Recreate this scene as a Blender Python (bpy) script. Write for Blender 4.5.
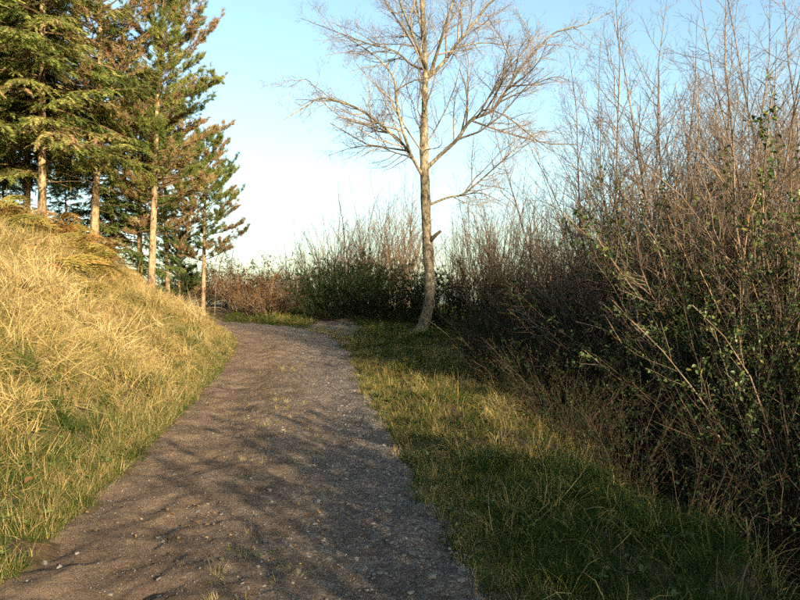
import bpy, math, random
import numpy as np
from mathutils import Vector, Matrix, Euler

# ------------------------------------------------------------------ camera, sky, sun, exposure
for o in list(bpy.data.objects): bpy.data.objects.remove(o)
S = bpy.context.scene
COL = S.collection
EYE = 1.6
F = 690.0                                   # focal length in photo pixels (800 wide)
cam = bpy.data.cameras.new('camera'); camo = bpy.data.objects.new('camera', cam); COL.objects.link(camo)
cam.sensor_width = 36.0; cam.lens = F / 800 * 36.0
cam.clip_start = 0.05; cam.clip_end = 9000
camo.location = (0, 0, EYE); camo.rotation_euler = (math.radians(90), 0, 0)
S.camera = camo

SUN_SIDE, SUN_EL = 34.0, 15.0               # degrees right of straight behind the viewer, elevation
W = bpy.data.worlds.new('World'); S.world = W; W.use_nodes = True
wn = W.node_tree.nodes; wl = W.node_tree.links
bg = wn['Background']
sky = wn.new('ShaderNodeTexSky'); sky.sky_type = 'NISHITA'; sky.sun_disc = False
sky.sun_elevation = math.radians(SUN_EL); sky.sun_rotation = math.radians(180 - SUN_SIDE)
sky.air_density = 1.0; sky.dust_density = 2.2; sky.ozone_density = 0.3; sky.altitude = 100
wb = wn.new('ShaderNodeMix'); wb.data_type = 'RGBA'; wb.blend_type = 'MULTIPLY'; wb.inputs[0].default_value = 1.0
wb.inputs[7].default_value = (0.88, 1.03, 1.03, 1)          # the camera's white balance leans to cyan
wl.new(sky.outputs['Color'], wb.inputs[6]); wl.new(wb.outputs[2], bg.inputs['Color'])
bg.inputs['Strength'].default_value = 0.122
sun = bpy.data.lights.new('sun', 'SUN'); suno = bpy.data.objects.new('sun', sun); COL.objects.link(suno)
sun.energy = 5.0; sun.angle = math.radians(0.6); sun.color = (1.0, 0.82, 0.57)
a, e = math.radians(SUN_SIDE), math.radians(SUN_EL)
TO_SUN = Vector((math.sin(a) * math.cos(e), -math.cos(a) * math.cos(e), math.sin(e)))
suno.rotation_euler = TO_SUN.to_track_quat('Z', 'Y').to_euler()
suno.location = TO_SUN * 60
S.view_settings.view_transform = 'Standard'; S.view_settings.look = 'None'
S.view_settings.gamma = 1.0; S.view_settings.use_curve_mapping = False
S.view_settings.exposure = 1.5
S.render.engine = 'CYCLES'
S.cycles.max_bounces = 3; S.cycles.diffuse_bounces = 2; S.cycles.glossy_bounces = 1; S.cycles.transmission_bounces = 2; S.cycles.transparent_max_bounces = 2
S.cycles.use_adaptive_sampling = True; S.cycles.use_denoising = False; S.cycles.adaptive_threshold = 0.03; S.cycles.adaptive_min_samples = 16
S.cycles.sample_clamp_indirect = 2.0; S.cycles.caustics_reflective = False; S.cycles.caustics_refractive = False

rng = np.random.default_rng(7)
def U(a, b): return float(rng.uniform(a, b))

# ------------------------------------------------------------------ helpers
def mesh_from(name, parts, mat=None, smooth=False, tint=None, attrs=None):
    """parts: list of (verts (n,3), faces (m,k)); tint: list of per-vertex arrays"""
    V = np.concatenate([p[0] for p in parts]).astype(np.float32)
    loops, starts, off, ls = [], [], 0, 0
    for v, f in parts:
        f = np.asarray(f); k = f.shape[1]
        loops.append((f + off).ravel()); starts.append(ls + np.arange(len(f)) * k)
        off += len(v); ls += f.size
    L = np.concatenate(loops).astype(np.int32); st = np.concatenate(starts).astype(np.int32)
    m = bpy.data.meshes.new(name)
    m.vertices.add(len(V)); m.vertices.foreach_set('co', V.ravel())
    m.loops.add(len(L)); m.loops.foreach_set('vertex_index', L)
    m.polygons.add(len(st)); m.polygons.foreach_set('loop_start', st)
    m.update(calc_edges=True)
    if smooth: m.polygons.foreach_set('use_smooth', np.ones(len(st), dtype=bool))
    al = dict(attrs or {})
    if tint is not None: al['tint'] = np.concatenate(tint)
    for k, arr in al.items():
        at = m.attributes.new(k, 'FLOAT', 'POINT'); at.data.foreach_set('value', np.asarray(arr, np.float32))
    if mat: m.materials.append(mat)
    m.validate()
    return m

def obj(name, mesh, parent=None):
    o = bpy.data.objects.new(name, mesh); COL.objects.link(o)
    if parent: o.parent = parent
    return o
def tag(o, label=None, cat=None, group=None, kind=None):
    if label: o['label'] = label
    if cat: o['category'] = cat
    if group: o['group'] = group
    if kind: o['kind'] = kind
    return o
def thing(name, label, cat, loc=(0, 0, 0), rz=0, group=None, sc=1.0):
    o = bpy.data.objects.new(name, None); COL.objects.link(o)
    o.empty_display_size = 0.2
    o.location = loc; o.rotation_euler = (0, 0, rz); o.scale = (sc, sc, sc)
    return tag(o, label, cat, group)

class Tubes:
    def __init__(self): self.g = {}
    def add(self, pts, r, sides=3, tint=0.0):
        pts = np.asarray(pts, float); r = np.asarray(r, float)
        self.g.setdefault((len(pts), sides), []).append((pts, r, tint))
    def parts(self):
        P, T = [], []
        for (n, k), lst in self.g.items():
            A = np.stack([l[0] for l in lst]); R = np.stack([l[1] for l in lst]); m = len(lst)
            tn = np.gradient(A, axis=1); tn /= np.linalg.norm(tn, axis=2, keepdims=True) + 1e-9
            mean = A[:, -1] - A[:, 0]; mean /= np.linalg.norm(mean, axis=1, keepdims=True) + 1e-9
            ref = np.tile(np.array([0.31, 0.93, 0.17]), (m, 1))
            par = np.abs((mean * ref).sum(1)) > 0.8; ref[par] = (0.9, -0.2, 0.35)
            u = np.cross(tn, ref[:, None, :]); u /= np.linalg.norm(u, axis=2, keepdims=True) + 1e-9
            v = np.cross(tn, u)
            ang = np.arange(k) / k * 2 * np.pi
            ring = A[:, :, None, :] + R[:, :, None, None] * (np.cos(ang)[None, None, :, None] * u[:, :, None, :] + np.sin(ang)[None, None, :, None] * v[:, :, None, :])
            V = ring.reshape(-1, 3)
            i = np.arange(n - 1)[:, None] * k; j = np.arange(k)[None, :]; j2 = (j + 1) % k
            q = np.stack([i + j, i + j2, i + k + j2, i + k + j], -1).reshape(-1, 4)
            Fq = (q[None] + (np.arange(m) * n * k)[:, None, None]).reshape(-1, 4)
            P.append((V, Fq)); T.append(np.repeat(np.array([l[2] for l in lst]), n * k))
        return P, T
    def mesh(self, name, mat, smooth=True):
        P, T = self.parts()
        return mesh_from(name, P, mat, smooth, T)

def unit(v): v = np.asarray(v, float); return v / (np.linalg.norm(v) + 1e-9)
def rvec(): return unit(rng.normal(size=3))
def frames(axes, roll=None, up=None):
    """(n,3) axis vectors -> (n,3,3) matrices with columns (axis, side, up)"""
    x = axes / (np.linalg.norm(axes, axis=1, keepdims=True) + 1e-9)
    ref = np.tile(np.array([0, 0, 1.0]), (len(x), 1)) if up is None else up
    bad = np.abs((x * ref).sum(1)) > 0.97; ref = ref.copy(); ref[bad] = (1, 0.1, 0)
    y = np.cross(ref, x); y /= np.linalg.norm(y, axis=1, keepdims=True) + 1e-9
    z = np.cross(x, y)
    if roll is not None:
        c, s = np.cos(roll)[:, None], np.sin(roll)[:, None]
        y, z = c * y + s * z, -s * y + c * z
    return np.stack([x, y, z], -1)
def scatter(tv, tf, pos, M, sc, tint=None):
    """place a template many times and merge it"""
    pos = np.asarray(pos); n = len(pos); k = len(tv)
    V = pos[:, None, :] + np.einsum('nij,kj->nki', M, tv) * np.asarray(sc)[:, None, None]
    Fc = (np.asarray(tf)[None] + (np.arange(n) * k)[:, None, None]).reshape(-1, np.asarray(tf).shape[1])
    T = None if tint is None else np.repeat(np.asarray(tint), k)
    return (V.reshape(-1, 3), Fc), T

# lattice value noise
_tab = np.random.default_rng(3).random((256, 256))
def vnoise(x, y):
    x = np.asarray(x, float); y = np.asarray(y, float)
    xi = np.floor(x).astype(int); yi = np.floor(y).astype(int)
    fx = x - xi; fy = y - yi; fx = fx * fx * (3 - 2 * fx); fy = fy * fy * (3 - 2 * fy)
    t = lambda i, j: _tab[i % 256, j % 256]
    return (t(xi, yi) * (1 - fx) + t(xi + 1, yi) * fx) * (1 - fy) + (t(xi, yi + 1) * (1 - fx) + t(xi + 1, yi + 1) * fx) * fy
def fbm(x, y, o=3):
    r = 0; w = 0.5
    for i in range(o): r = r + w * vnoise(x * 2 ** i + 17 * i, y * 2 ** i + 31 * i); w *= 0.5
    return r / (1 - 0.5 ** o)
def sstep(a, b, x): t = np.clip((x - a) / (b - a), 0, 1); return t * t * (3 - 2 * t)

# ------------------------------------------------------------------ materials
def nmat(name):
    m = bpy.data.materials.new(name); m.use_nodes = True
    nt = m.node_tree; b = nt.nodes['Principled BSDF']
    return m, nt, b
def ramp(nt, fac, stops):
    r = nt.nodes.new('ShaderNodeValToRGB'); el = r.color_ramp.elements
    while len(el) < len(stops): el.new(0.5)
    for q, (p, c) in zip(el, stops): q.position = p; q.color = (*c, 1)
    nt.links.new(fac, r.inputs['Fac']); return r.outputs['Color']
def noise(nt, scale, detail=4, rough=0.6, vec=None, dist=0.0):
    n = nt.nodes.new('ShaderNodeTexNoise'); n.inputs['Scale'].default_value = scale
    n.inputs['Detail'].default_value = detail; n.inputs['Roughness'].default_value = rough
    n.inputs['Distortion'].default_value = dist
    if vec is None:
        tc = nt.nodes.new('ShaderNodeTexCoord'); vec = tc.outputs['Object']
    nt.links.new(vec, n.inputs['Vector']); return n.outputs['Fac']
def mapping(nt, scale):
    tc = nt.nodes.new('ShaderNodeTexCoord'); mp = nt.nodes.new('ShaderNodeMapping')
    mp.inputs['Scale'].default_value = scale
    nt.links.new(tc.outputs['Object'], mp.inputs['Vector']); return mp.outputs['Vector']
def mixc(nt, fac, c1, c2, mode='MIX'):
    m = nt.nodes.new('ShaderNodeMix'); m.data_type = 'RGBA'; m.blend_type = mode
    for s, v in ((0, fac), (6, c1), (7, c2)):
        if hasattr(v, 'type'): nt.links.new(v, m.inputs[s])
        elif s == 0: m.inputs[0].default_value = v
        else: m.inputs[s].default_value = (*v, 1)
    return m.outputs[2]
def math_(nt, op, a, b=None, c=None, clamp=False):
    m = nt.nodes.new('ShaderNodeMath'); m.operation = op; m.use_clamp = clamp
    for i, v in enumerate((a, b, c)):
        if v is None: continue
        if hasattr(v, 'type'): nt.links.new(v, m.inputs[i])
        else: m.inputs[i].default_value = v
    return m.outputs[0]
def bump(nt, b, h, strength=0.5, dist=0.02):
    n = nt.nodes.new('ShaderNodeBump'); n.inputs['Strength'].default_value = strength; n.inputs['Distance'].default_value = dist
    nt.links.new(h, n.inputs['Height']); nt.links.new(n.outputs['Normal'], b.inputs['Normal'])
def attr(nt, name, kind='GEOMETRY'):
    n = nt.nodes.new('ShaderNodeAttribute'); n.attribute_name = name; n.attribute_type = kind
    return n.outputs['Fac']

def bark(name, stops, scale=(6, 6, 1.2), nscale=4, bstr=0.6, bd=0.02):
    m, nt, b = nmat(name)
    if bstr < 0.2:                                   # twigs: plain matt bark
        nt.nodes.remove(b); b = nt.nodes.new('ShaderNodeBsdfDiffuse'); nt.links.new(b.outputs[0], nt.nodes['Material Output'].inputs['Surface'])
        nt.links.new(ramp(nt, noise(nt, nscale, 2, 0.6), stops), b.inputs['Color']); return m
    f = noise(nt, nscale, 8, 0.7, mapping(nt, scale))
    f2 = noise(nt, 1.7, 4, 0.6)
    s = math_(nt, 'MULTIPLY_ADD', f2, 0.5, math_(nt, 'MULTIPLY', f, 0.6))
    nt.links.new(ramp(nt, s, stops), b.inputs['Base Color'])
    b.inputs['Roughness'].default_value = 0.9; b.inputs['Specular IOR Level'].default_value = 0.122
    bump(nt, b, f, bstr, bd); return m
def foliage(name, stops, rough=0.55, trans=0.25, spec=0.3, inst=False, nvar=0.0):
    """colour from the tint attribute of each leaf; thin leaves let some light through"""
    m, nt, b = nmat(name)
    t = attr(nt, 'tint')
    if inst:
        t = math_(nt, 'ADD', t, attr(nt, 'shift', 'INSTANCER'))
    c = ramp(nt, t, stops); nt.nodes.remove(b)
    b = nt.nodes.new('ShaderNodeBsdfDiffuse'); nt.links.new(c, b.inputs['Color'])
    if spec > 0.35:
        gl = nt.nodes.new('ShaderNodeBsdfGlossy'); gl.inputs['Roughness'].default_value = rough; gl.inputs['Color'].default_value = (1, 1, 1, 1)
        fr = nt.nodes.new('ShaderNodeMixShader'); fr.inputs[0].default_value = 0.035
        nt.links.new(b.outputs[0], fr.inputs[1]); nt.links.new(gl.outputs[0], fr.inputs[2]); b = fr
    tr = nt.nodes.new('ShaderNodeBsdfTranslucent'); nt.links.new(c, tr.inputs['Color'])
    mx = nt.nodes.new('ShaderNodeMixShader'); mx.inputs[0].default_value = trans
    nt.links.new(b.outputs[0], mx.inputs[1]); nt.links.new(tr.outputs[0], mx.inputs[2])
    nt.links.new(mx.outputs[0], nt.nodes['Material Output'].inputs['Surface']); return m

M = {}
M['bark_pine'] = bark('pine_bark', [(0.43, (0.035, 0.024, 0.016)), (0.51, (0.14, 0.092, 0.052)), (0.58, (0.27, 0.185, 0.105)), (0.66, (0.38, 0.28, 0.175))], (7, 7, 2.2), 2.5, 0.9, 0.03)
M['bough'] = bark('bough_bark', [(0.3, (0.05, 0.032, 0.02)), (0.7, (0.19, 0.12, 0.065))], (4, 4, 4), 2, 0.1)
M['bark_grey'] = bark('grey_bark', [(0.43, (0.025, 0.02, 0.015)), (0.51, (0.085, 0.068, 0.045)), (0.58, (0.175, 0.145, 0.095)), (0.68, (0.31, 0.275, 0.195))], (5, 5, 3), 2.4, 0.9, 0.03)
M['bark_dark'] = bark('dark_bark', [(0.3, (0.02, 0.014, 0.010)), (0.7, (0.085, 0.06, 0.04))], (4, 4, 4), 2, 0.1)  # tone lowered so the thicket stems look shaded
M['twig_grey'] = bark('twig_grey', [(0.3, (0.13, 0.10, 0.08)), (0.7, (0.29, 0.235, 0.185))], (5, 5, 5), 2, 0.1)
M['twig_red'] = bark('twig_red', [(0.3, (0.07, 0.050, 0.038)), (0.7, (0.235, 0.170, 0.118))], (3, 3, 3), 2, 0.1)
M['twig_brown'] = bark('twig_brown', [(0.3, (0.06, 0.042, 0.03)), (0.7, (0.20, 0.14, 0.09))], (3, 3, 3), 2, 0.1)
M['cane'] = bark('dry_cane', [(0.3, (0.22, 0.13, 0.06)), (0.7, (0.46, 0.31, 0.15))], (4, 4, 4), 2, 0.1)
M['needle'] = foliage('needles', [(0.0, (0.024, 0.048, 0.020)), (0.35, (0.075, 0.112, 0.030)), (0.6, (0.185, 0.205, 0.05)), (0.76, (0.29, 0.26, 0.08)), (0.88, (0.30, 0.19, 0.10)), (1.0, (0.24, 0.13, 0.075))], 0.5, 0.3)
M['leaf'] = foliage('bramble_leaves', [(0.0, (0.025, 0.045, 0.014)), (0.5, (0.06, 0.095, 0.025)), (0.8, (0.13, 0.15, 0.035)), (0.93, (0.30, 0.24, 0.05)), (1.0, (0.22, 0.09, 0.04))], 0.45, 0.25, 0.4)
M['leaf_dark'] = foliage('evergreen_leaves', [(0.0, (0.012, 0.022, 0.010)), (0.7, (0.030, 0.048, 0.018)), (1.0, (0.07, 0.08, 0.025))], 0.4, 0.12, 0.2)
M['leaf_dead'] = foliage('dead_leaves', [(0.0, (0.07, 0.038, 0.02)), (0.6, (0.17, 0.095, 0.042)), (1.0, (0.30, 0.20, 0.09))], 0.8, 0.2, 0.1)
M['fern'] = foliage('bracken', [(0.0, (0.10, 0.115, 0.025)), (0.35, (0.25, 0.20, 0.05)), (0.7, (0.38, 0.20, 0.07)), (1.0, (0.30, 0.13, 0.05))], 0.7, 0.25, 0.1)
M['grass'] = foliage('grass_blades', [(0.0, (0.018, 0.038, 0.008)), (0.25, (0.044, 0.076, 0.017)), (0.45, (0.13, 0.135, 0.033)), (0.65, (0.29, 0.20, 0.072)), (0.85, (0.42, 0.305, 0.135)), (1.0, (0.52, 0.41, 0.22))], 0.6, 0.25, 0.2, inst=True)

# ------------------------------------------------------------------ terrain
CP = np.array([(1.6, -16), (0.3, -6), (-0.42, 0), (-0.9, 3.7), (-1.5, 8.3), (-2.15, 13), (-2.75, 17), (-3.75, 20), (-5.7, 22.6), (-8.5, 24.4), (-13, 26), (-22, 28.2), (-45, 33)], float)
CZ = np.array([-0.3, -0.1, 0, 0, 0.03, 0.16, 0.46, 0.66, 0.78, 0.85, 0.95, 1.1, 1.2])
def catmull(P, n=14):
    Q = np.vstack([2 * P[0] - P[1], P, 2 * P[-1] - P[-2]]); out = []
    for i in range(1, len(Q) - 2):
        for t in np.arange(n) / n:
            p0, p1, p2, p3 = Q[i - 1:i + 3]
            out.append(0.5 * (2 * p1 + (p2 - p0) * t + (2 * p0 - 5 * p1 + 4 * p2 - p3) * t * t + (-p0 + 3 * p1 - 3 * p2 + p3) * t ** 3))
    out.append(P[-1]); return np.array(out)
RC = catmull(np.column_stack([CP, CZ]))
RT = np.gradient(RC[:, :2], axis=0); RT /= np.linalg.norm(RT, axis=1, keepdims=True)
RS = np.concatenate([[0], np.cumsum(np.linalg.norm(np.diff(RC[:, :2], axis=0), axis=1))])
HW = 1.38
def road_coords(x, y):
    x = np.asarray(x, float).ravel(); y = np.asarray(y, float).ravel()
    lat = np.empty(len(x)); zr = np.empty(len(x)); s = np.empty(len(x))
    for c in range(0, len(x), 20000):
        q = np.column_stack([x[c:c + 20000], y[c:c + 20000]])
        d2 = ((q[:, None, :] - RC[None, :, :2]) ** 2).sum(2); i = d2.argmin(1)
        dv = q - RC[i, :2]; t = RT[i]
        al = np.clip((dv * t).sum(1), -0.6, 0.6)
        dd = np.sqrt(np.maximum((dv ** 2).sum(1) - al ** 2, 0))
        sg = np.sign(dv[:, 0] * t[:, 1] - dv[:, 1] * t[:, 0])      # + = right of the track
        lat[c:c + 20000] = dd * np.where(sg == 0, 1, sg); s[c:c + 20000] = RS[i] + al
        zr[c:c + 20000] = np.interp(RS[i] + al, RS, RC[:, 2])
    return lat, zr, s
def verge_x(y): return np.interp(y, [-20, 0, 4, 8, 14, 20, 26], [3.0, 2.0, 1.65, 1.38, 1.25, 2.0, 4.0])
def ground_raw(x, y):
    sh = np.shape(x); x = np.asarray(x, float).ravel(); y = np.asarray(y, float).ravel()
    lat, zr, s = road_coords(x, y)
    dl = -lat - HW; dr = lat - HW
    # left bank
    q = dl - 0.35
    h = 0.66 * 0.5 * (np.sqrt(q * q + 0.12) + q)
    Hm = 4.3
    h = np.where(h > 2.2, 2.2 + (Hm - 2.2) * (1 - np.exp(-(h - 2.2) / (Hm - 2.2))), h)
    n = (fbm(x * 0.7, y * 0.7, 3) - 0.5) * 0.6 + (fbm(x * 2.3 + 5, y * 2.3, 2) - 0.5) * 0.34
    left = h + n * sstep(0.2, 2.0, dl)
    # right verge and the drop beyond it
    dep = np.interp(y, [-20, 2, 10, 16, 22, 26], [1.3, 1.35, 1.2, 0.7, 0.25, 0.0])
    ee = x - verge_x(y) - (fbm(y * 0.9 + 3, x * 0 + 2.2, 2) - 0.5) * 0.9
    drop = dep * sstep(0, 1.5, ee) + 0.10 * np.clip(ee - 2.0, 0, 60) * np.clip(dep, 0.3, 1)
    right = 0.05 * sstep(0, 0.6, dr) + (fbm(x * 1.6, y * 1.6, 3) - 0.5) * 0.22 * sstep(0.1, 0.9, dr) - drop * (dr > 0)
    far = sstep(23, 30, y) * 0.35 * sstep(0, 3, dr) - 0.10 * np.clip(y - 36, 0, 70) * (lat > 0)
    z = zr + np.where(lat < 0, left, right + far)
    # beyond the trees the hill rolls off
    r = np.hypot(x, y)
    z = z - np.clip(r - 45, 0, 200) * 0.09
    und = np.where(np.abs(lat) < HW - 0.12, -0.09, 0.0) + np.where(np.abs(lat) < HW + 0.02, -0.03, 0)
    return z.reshape(sh), und.reshape(sh), lat.reshape(sh), s.reshape(sh)
def gz(x, y): return float(ground_raw(np.array([x]), np.array([y]))[0][0])
def gzs(x, y): return ground_raw(x, y)[0]

def axis_coords(a, b, fine, lo, hi, grow=1.18):
    c = list(np.arange(a, b + 1e-6, fine)); st = fine
    while c[-1] < hi: st *= grow; c.append(c[-1] + st)
    st = fine
    while c[0] > lo: st *= grow; c.insert(0, c[0] - st)
    return np.array(c)
def grid_faces(nx, ny):
    i = np.arange(nx - 1)[None, :] + np.arange(ny - 1)[:, None] * nx
    i = i.ravel(); return np.stack([i, i + 1, i + 1 + nx, i + nx], -1)
gx = axis_coords(-9, 4.5, 0.14, -3000, 3000); gy = axis_coords(1, 25, 0.16, -2000, 4000)
X, Y = np.meshgrid(gx, gy)
Z, und, lat, s_ = ground_raw(X, Y)
Zg = Z + und
m, nt, b = nmat('soil_and_thatch')
tz = attr(nt, 'zone')                                  # 0 leaf litter .. 1 dry thatch of the bank
n1 = noise(nt, 1.3, 6, 0.7); n2 = noise(nt, 14, 6, 0.7)
litter = ramp(nt, n2, [(0.3, (0.035, 0.024, 0.015)), (0.55, (0.085, 0.055, 0.03)), (0.75, (0.15, 0.10, 0.05))])
thatch = ramp(nt, n2, [(0.3, (0.09, 0.065, 0.028)), (0.55, (0.22, 0.16, 0.065)), (0.75, (0.30, 0.23, 0.10))])
moss = ramp(nt, n2, [(0.3, (0.03, 0.04, 0.012)), (0.7, (0.08, 0.085, 0.028))])
c = mixc(nt, tz, litter, thatch)
c = mixc(nt, math_(nt, 'MULTIPLY', ramp(nt, n1, [(0.45, (0, 0, 0)), (0.62, (1, 1, 1))]), 0.6), c, moss)
nt.links.new(c, b.inputs['Base Color']); b.inputs['Roughness'].default_value = 0.95; b.inputs['Specular IOR Level'].default_value = 0.1
bump(nt, b, n2, 0.8, 0.03)
ground_m = m
zone = sstep(0.4, 1.2, -lat - HW) * 0.85 * sstep(9, 5, -lat - HW)
me = mesh_from('ground', [(np.stack([X, Y, Zg], -1).reshape(-1, 3), grid_faces(len(gx), len(gy)))], ground_m, True, attrs={'zone': zone.ravel()})
tag(obj('ground', me), 'grassy hillside with a steep bank left of the track', kind='structure')

# ---- the track
def track_z(lat, s, zr):
    a = lat / HW
    rut = -0.045 * np.exp(-((a + 0.52) / 0.22) ** 2) - 0.035 * np.exp(-((a - 0.50) / 0.24) ** 2)
    crown = 0.03 * (1 - np.clip(a * a, 0, 1.5))
    nz = (fbm(lat * 1.8 + 40, s * 0.9, 3) - 0.5) * 0.08 + (fbm(lat * 6 + 9, s * 5, 3) - 0.5) * 0.05 + (fbm(lat * 15, s * 13, 3) - 0.5) * 0.030
    edge = -0.14 * sstep(0.92, 1.16, np.abs(a)) + (fbm(s * 1.7, lat * 0.4 + 50, 3) - 0.5) * 0.17 * sstep(0.7, 1.0, np.abs(a))
    return zr + rut + crown + nz + edge + 0.0
ss = np.concatenate([np.arange(13, 26, 0.035), np.arange(26, 34, 0.07), np.arange(34, 80, 0.25)])
ll = np.linspace(-1.22 * HW, 1.22 * HW, 96)
LL, SS = np.meshgrid(ll, ss)
def track_point(lat, s):
    cxx = np.interp(s, RS, RC[:, 0]); cyy = np.interp(s, RS, RC[:, 1]); czz = np.interp(s, RS, RC[:, 2])
    tx = np.interp(s, RS, RT[:, 0]); ty = np.interp(s, RS, RT[:, 1]); n = np.hypot(tx, ty); tx /= n; ty /= n
    return cxx + ty * lat, cyy - tx * lat, track_z(lat, s, czz)
TX, TY, TZ = track_point(LL, SS)
m, nt, b = nmat('track_dirt')
la = attr(nt, 'lat')
nA = noise(nt, 2.2, 6, 0.65); nB = noise(nt, 38, 9, 0.85); nC = noise(nt, 9, 4, 0.6)
dirt = ramp(nt, math_(nt, 'MULTIPLY_ADD', nB, 0.5, math_(nt, 'MULTIPLY', nA, 0.5)), [(0.38, (0.050, 0.032, 0.020)), (0.5, (0.185, 0.118, 0.070)), (0.62, (0.33, 0.225, 0.14))])
nF = noise(nt, 150, 6, 0.8)
vs = nt.nodes.new('ShaderNodeTexVoronoi'); vs.inputs['Scale'].default_value = 85
tcs = nt.nodes.new('ShaderNodeTexCoord'); nt.links.new(tcs.outputs['Object'], vs.inputs['Vector'])
ss_ = nt.nodes.new('ShaderNodeSeparateColor'); nt.links.new(vs.outputs['Color'], ss_.inputs[0])
dirt = mixc(nt, 1.0, dirt, ramp(nt, nF, [(0.36, (0.45, 0.43, 0.42)), (0.52, (1, 1, 1)), (0.66, (1.0, 1.0, 1.0))]), 'MULTIPLY')
peb = math_(nt, 'MULTIPLY', ramp(nt, ss_.outputs[1], [(0.80, (0, 0, 0)), (0.86, (1, 1, 1))]), ramp(nt, vs.outputs['Distance'], [(0.35, (1, 1, 1)), (0.5, (0, 0, 0))]))
dirt = mixc(nt, math_(nt, 'MULTIPLY', peb, 0.8), dirt, ramp(nt, ss_.outputs[0], [(0, (0.06, 0.05, 0.042)), (1, (0.24, 0.21, 0.185))]))
vo = nt.nodes.new('ShaderNodeTexVoronoi'); vo.inputs['Scale'].default_value = 34; vo.inputs['Randomness'].default_value = 1
tc = nt.nodes.new('ShaderNodeTexCoord'); nt.links.new(tc.outputs['Object'], vo.inputs['Vector'])
sep = nt.nodes.new('ShaderNodeSeparateColor'); nt.links.new(vo.outputs['Color'], sep.inputs[0])
grav = ramp(nt, sep.outputs[0], [(0.0, (0.045, 0.041, 0.038)), (0.6, (0.125, 0.117, 0.109)), (1.0, (0.27, 0.262, 0.25))])
k = math_(nt, 'ADD', la, math_(nt, 'MULTIPLY', math_(nt, 'SUBTRACT', nA, 0.5), 1.5))
gf = ramp(nt, math_(nt, 'MULTIPLY_ADD', k, 0.5, 0.5), [(0.36, (0.12, 0.12, 0.12)), (0.9, (0.85, 0.85, 0.85))])
c = mixc(nt, math_(nt, 'MULTIPLY', gf, 0.75), dirt, grav)
nt.links.new(c, b.inputs['Base Color']); b.inputs['Roughness'].default_value = 0.9; b.inputs['Specular IOR Level'].default_value = 0.2
hgt = math_(nt, 'SUBTRACT', math_(nt, 'ADD', math_(nt, 'MULTIPLY', math_(nt, 'ADD', nF, peb), 0.3), math_(nt, 'MULTIPLY_ADD', nB, 0.7, nC)), math_(nt, 'MULTIPLY', vo.outputs['Distance'], math_(nt, 'MULTIPLY', gf, 0.9)))
bump(nt, b, hgt, 1.0, 0.04)
me = mesh_from('track', [(np.stack([TX, TY, TZ], -1).reshape(-1, 3), grid_faces(len(ll), len(ss)))], m, True, attrs={'lat': (LL / HW).ravel()})
track = tag(obj('track', me), 'rutted dirt and gravel track climbing and bending left', kind='structure')

SPUR = smooth_line = catmull(np.array([(-2.9, 16.6), (-2.35, 18.6), (-2.05, 20.6), (-2.1, 22.6), (-2.4, 24.6)], float), 12)
def spur_dist(x, y):
    return np.sqrt(((np.stack([x, y], -1)[..., None, :] - SPUR) ** 2).sum(-1)).min(-1)
st_ = np.gradient(SPUR, axis=0); st_ /= np.linalg.norm(st_, axis=1, keepdims=True)
sl = np.linspace(-1.15, 1.15, 31)
wid = np.interp(np.arange(len(SPUR)), [0, 14, 30, len(SPUR) - 1], [1.1, 1.25, 1.0, 0.6])[:, None]
SX = SPUR[:, 0:1] + st_[:, 1:2] * sl[None, :] * wid; SY = SPUR[:, 1:2] - st_[:, 0:1] * sl[None, :] * wid
la_, zr_, _s = road_coords(SX, SY); la_ = la_.reshape(SX.shape)
SZ = gzs(SX, SY) + 0.012 * (1 - np.abs(sl[None, :]) ** 4) + (fbm(SX * 5, SY * 5, 3) - 0.5) * 0.06 - 0.16 * (np.abs(la_) < HW * 0.95) - 0.05 * (np.abs(sl[None, :]) > 1.0)
me = mesh_from('side_track', [(np.stack([SX, SY, SZ], -1).reshape(-1, 3), grid_faces(31, len(SPUR)))], track.data.materials[0], True, attrs={'lat': np.full(SX.size, 0.55)})
tag(obj('side_track', me), 'stony opening leading off to the right at the top of the track', kind='structure')

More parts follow.
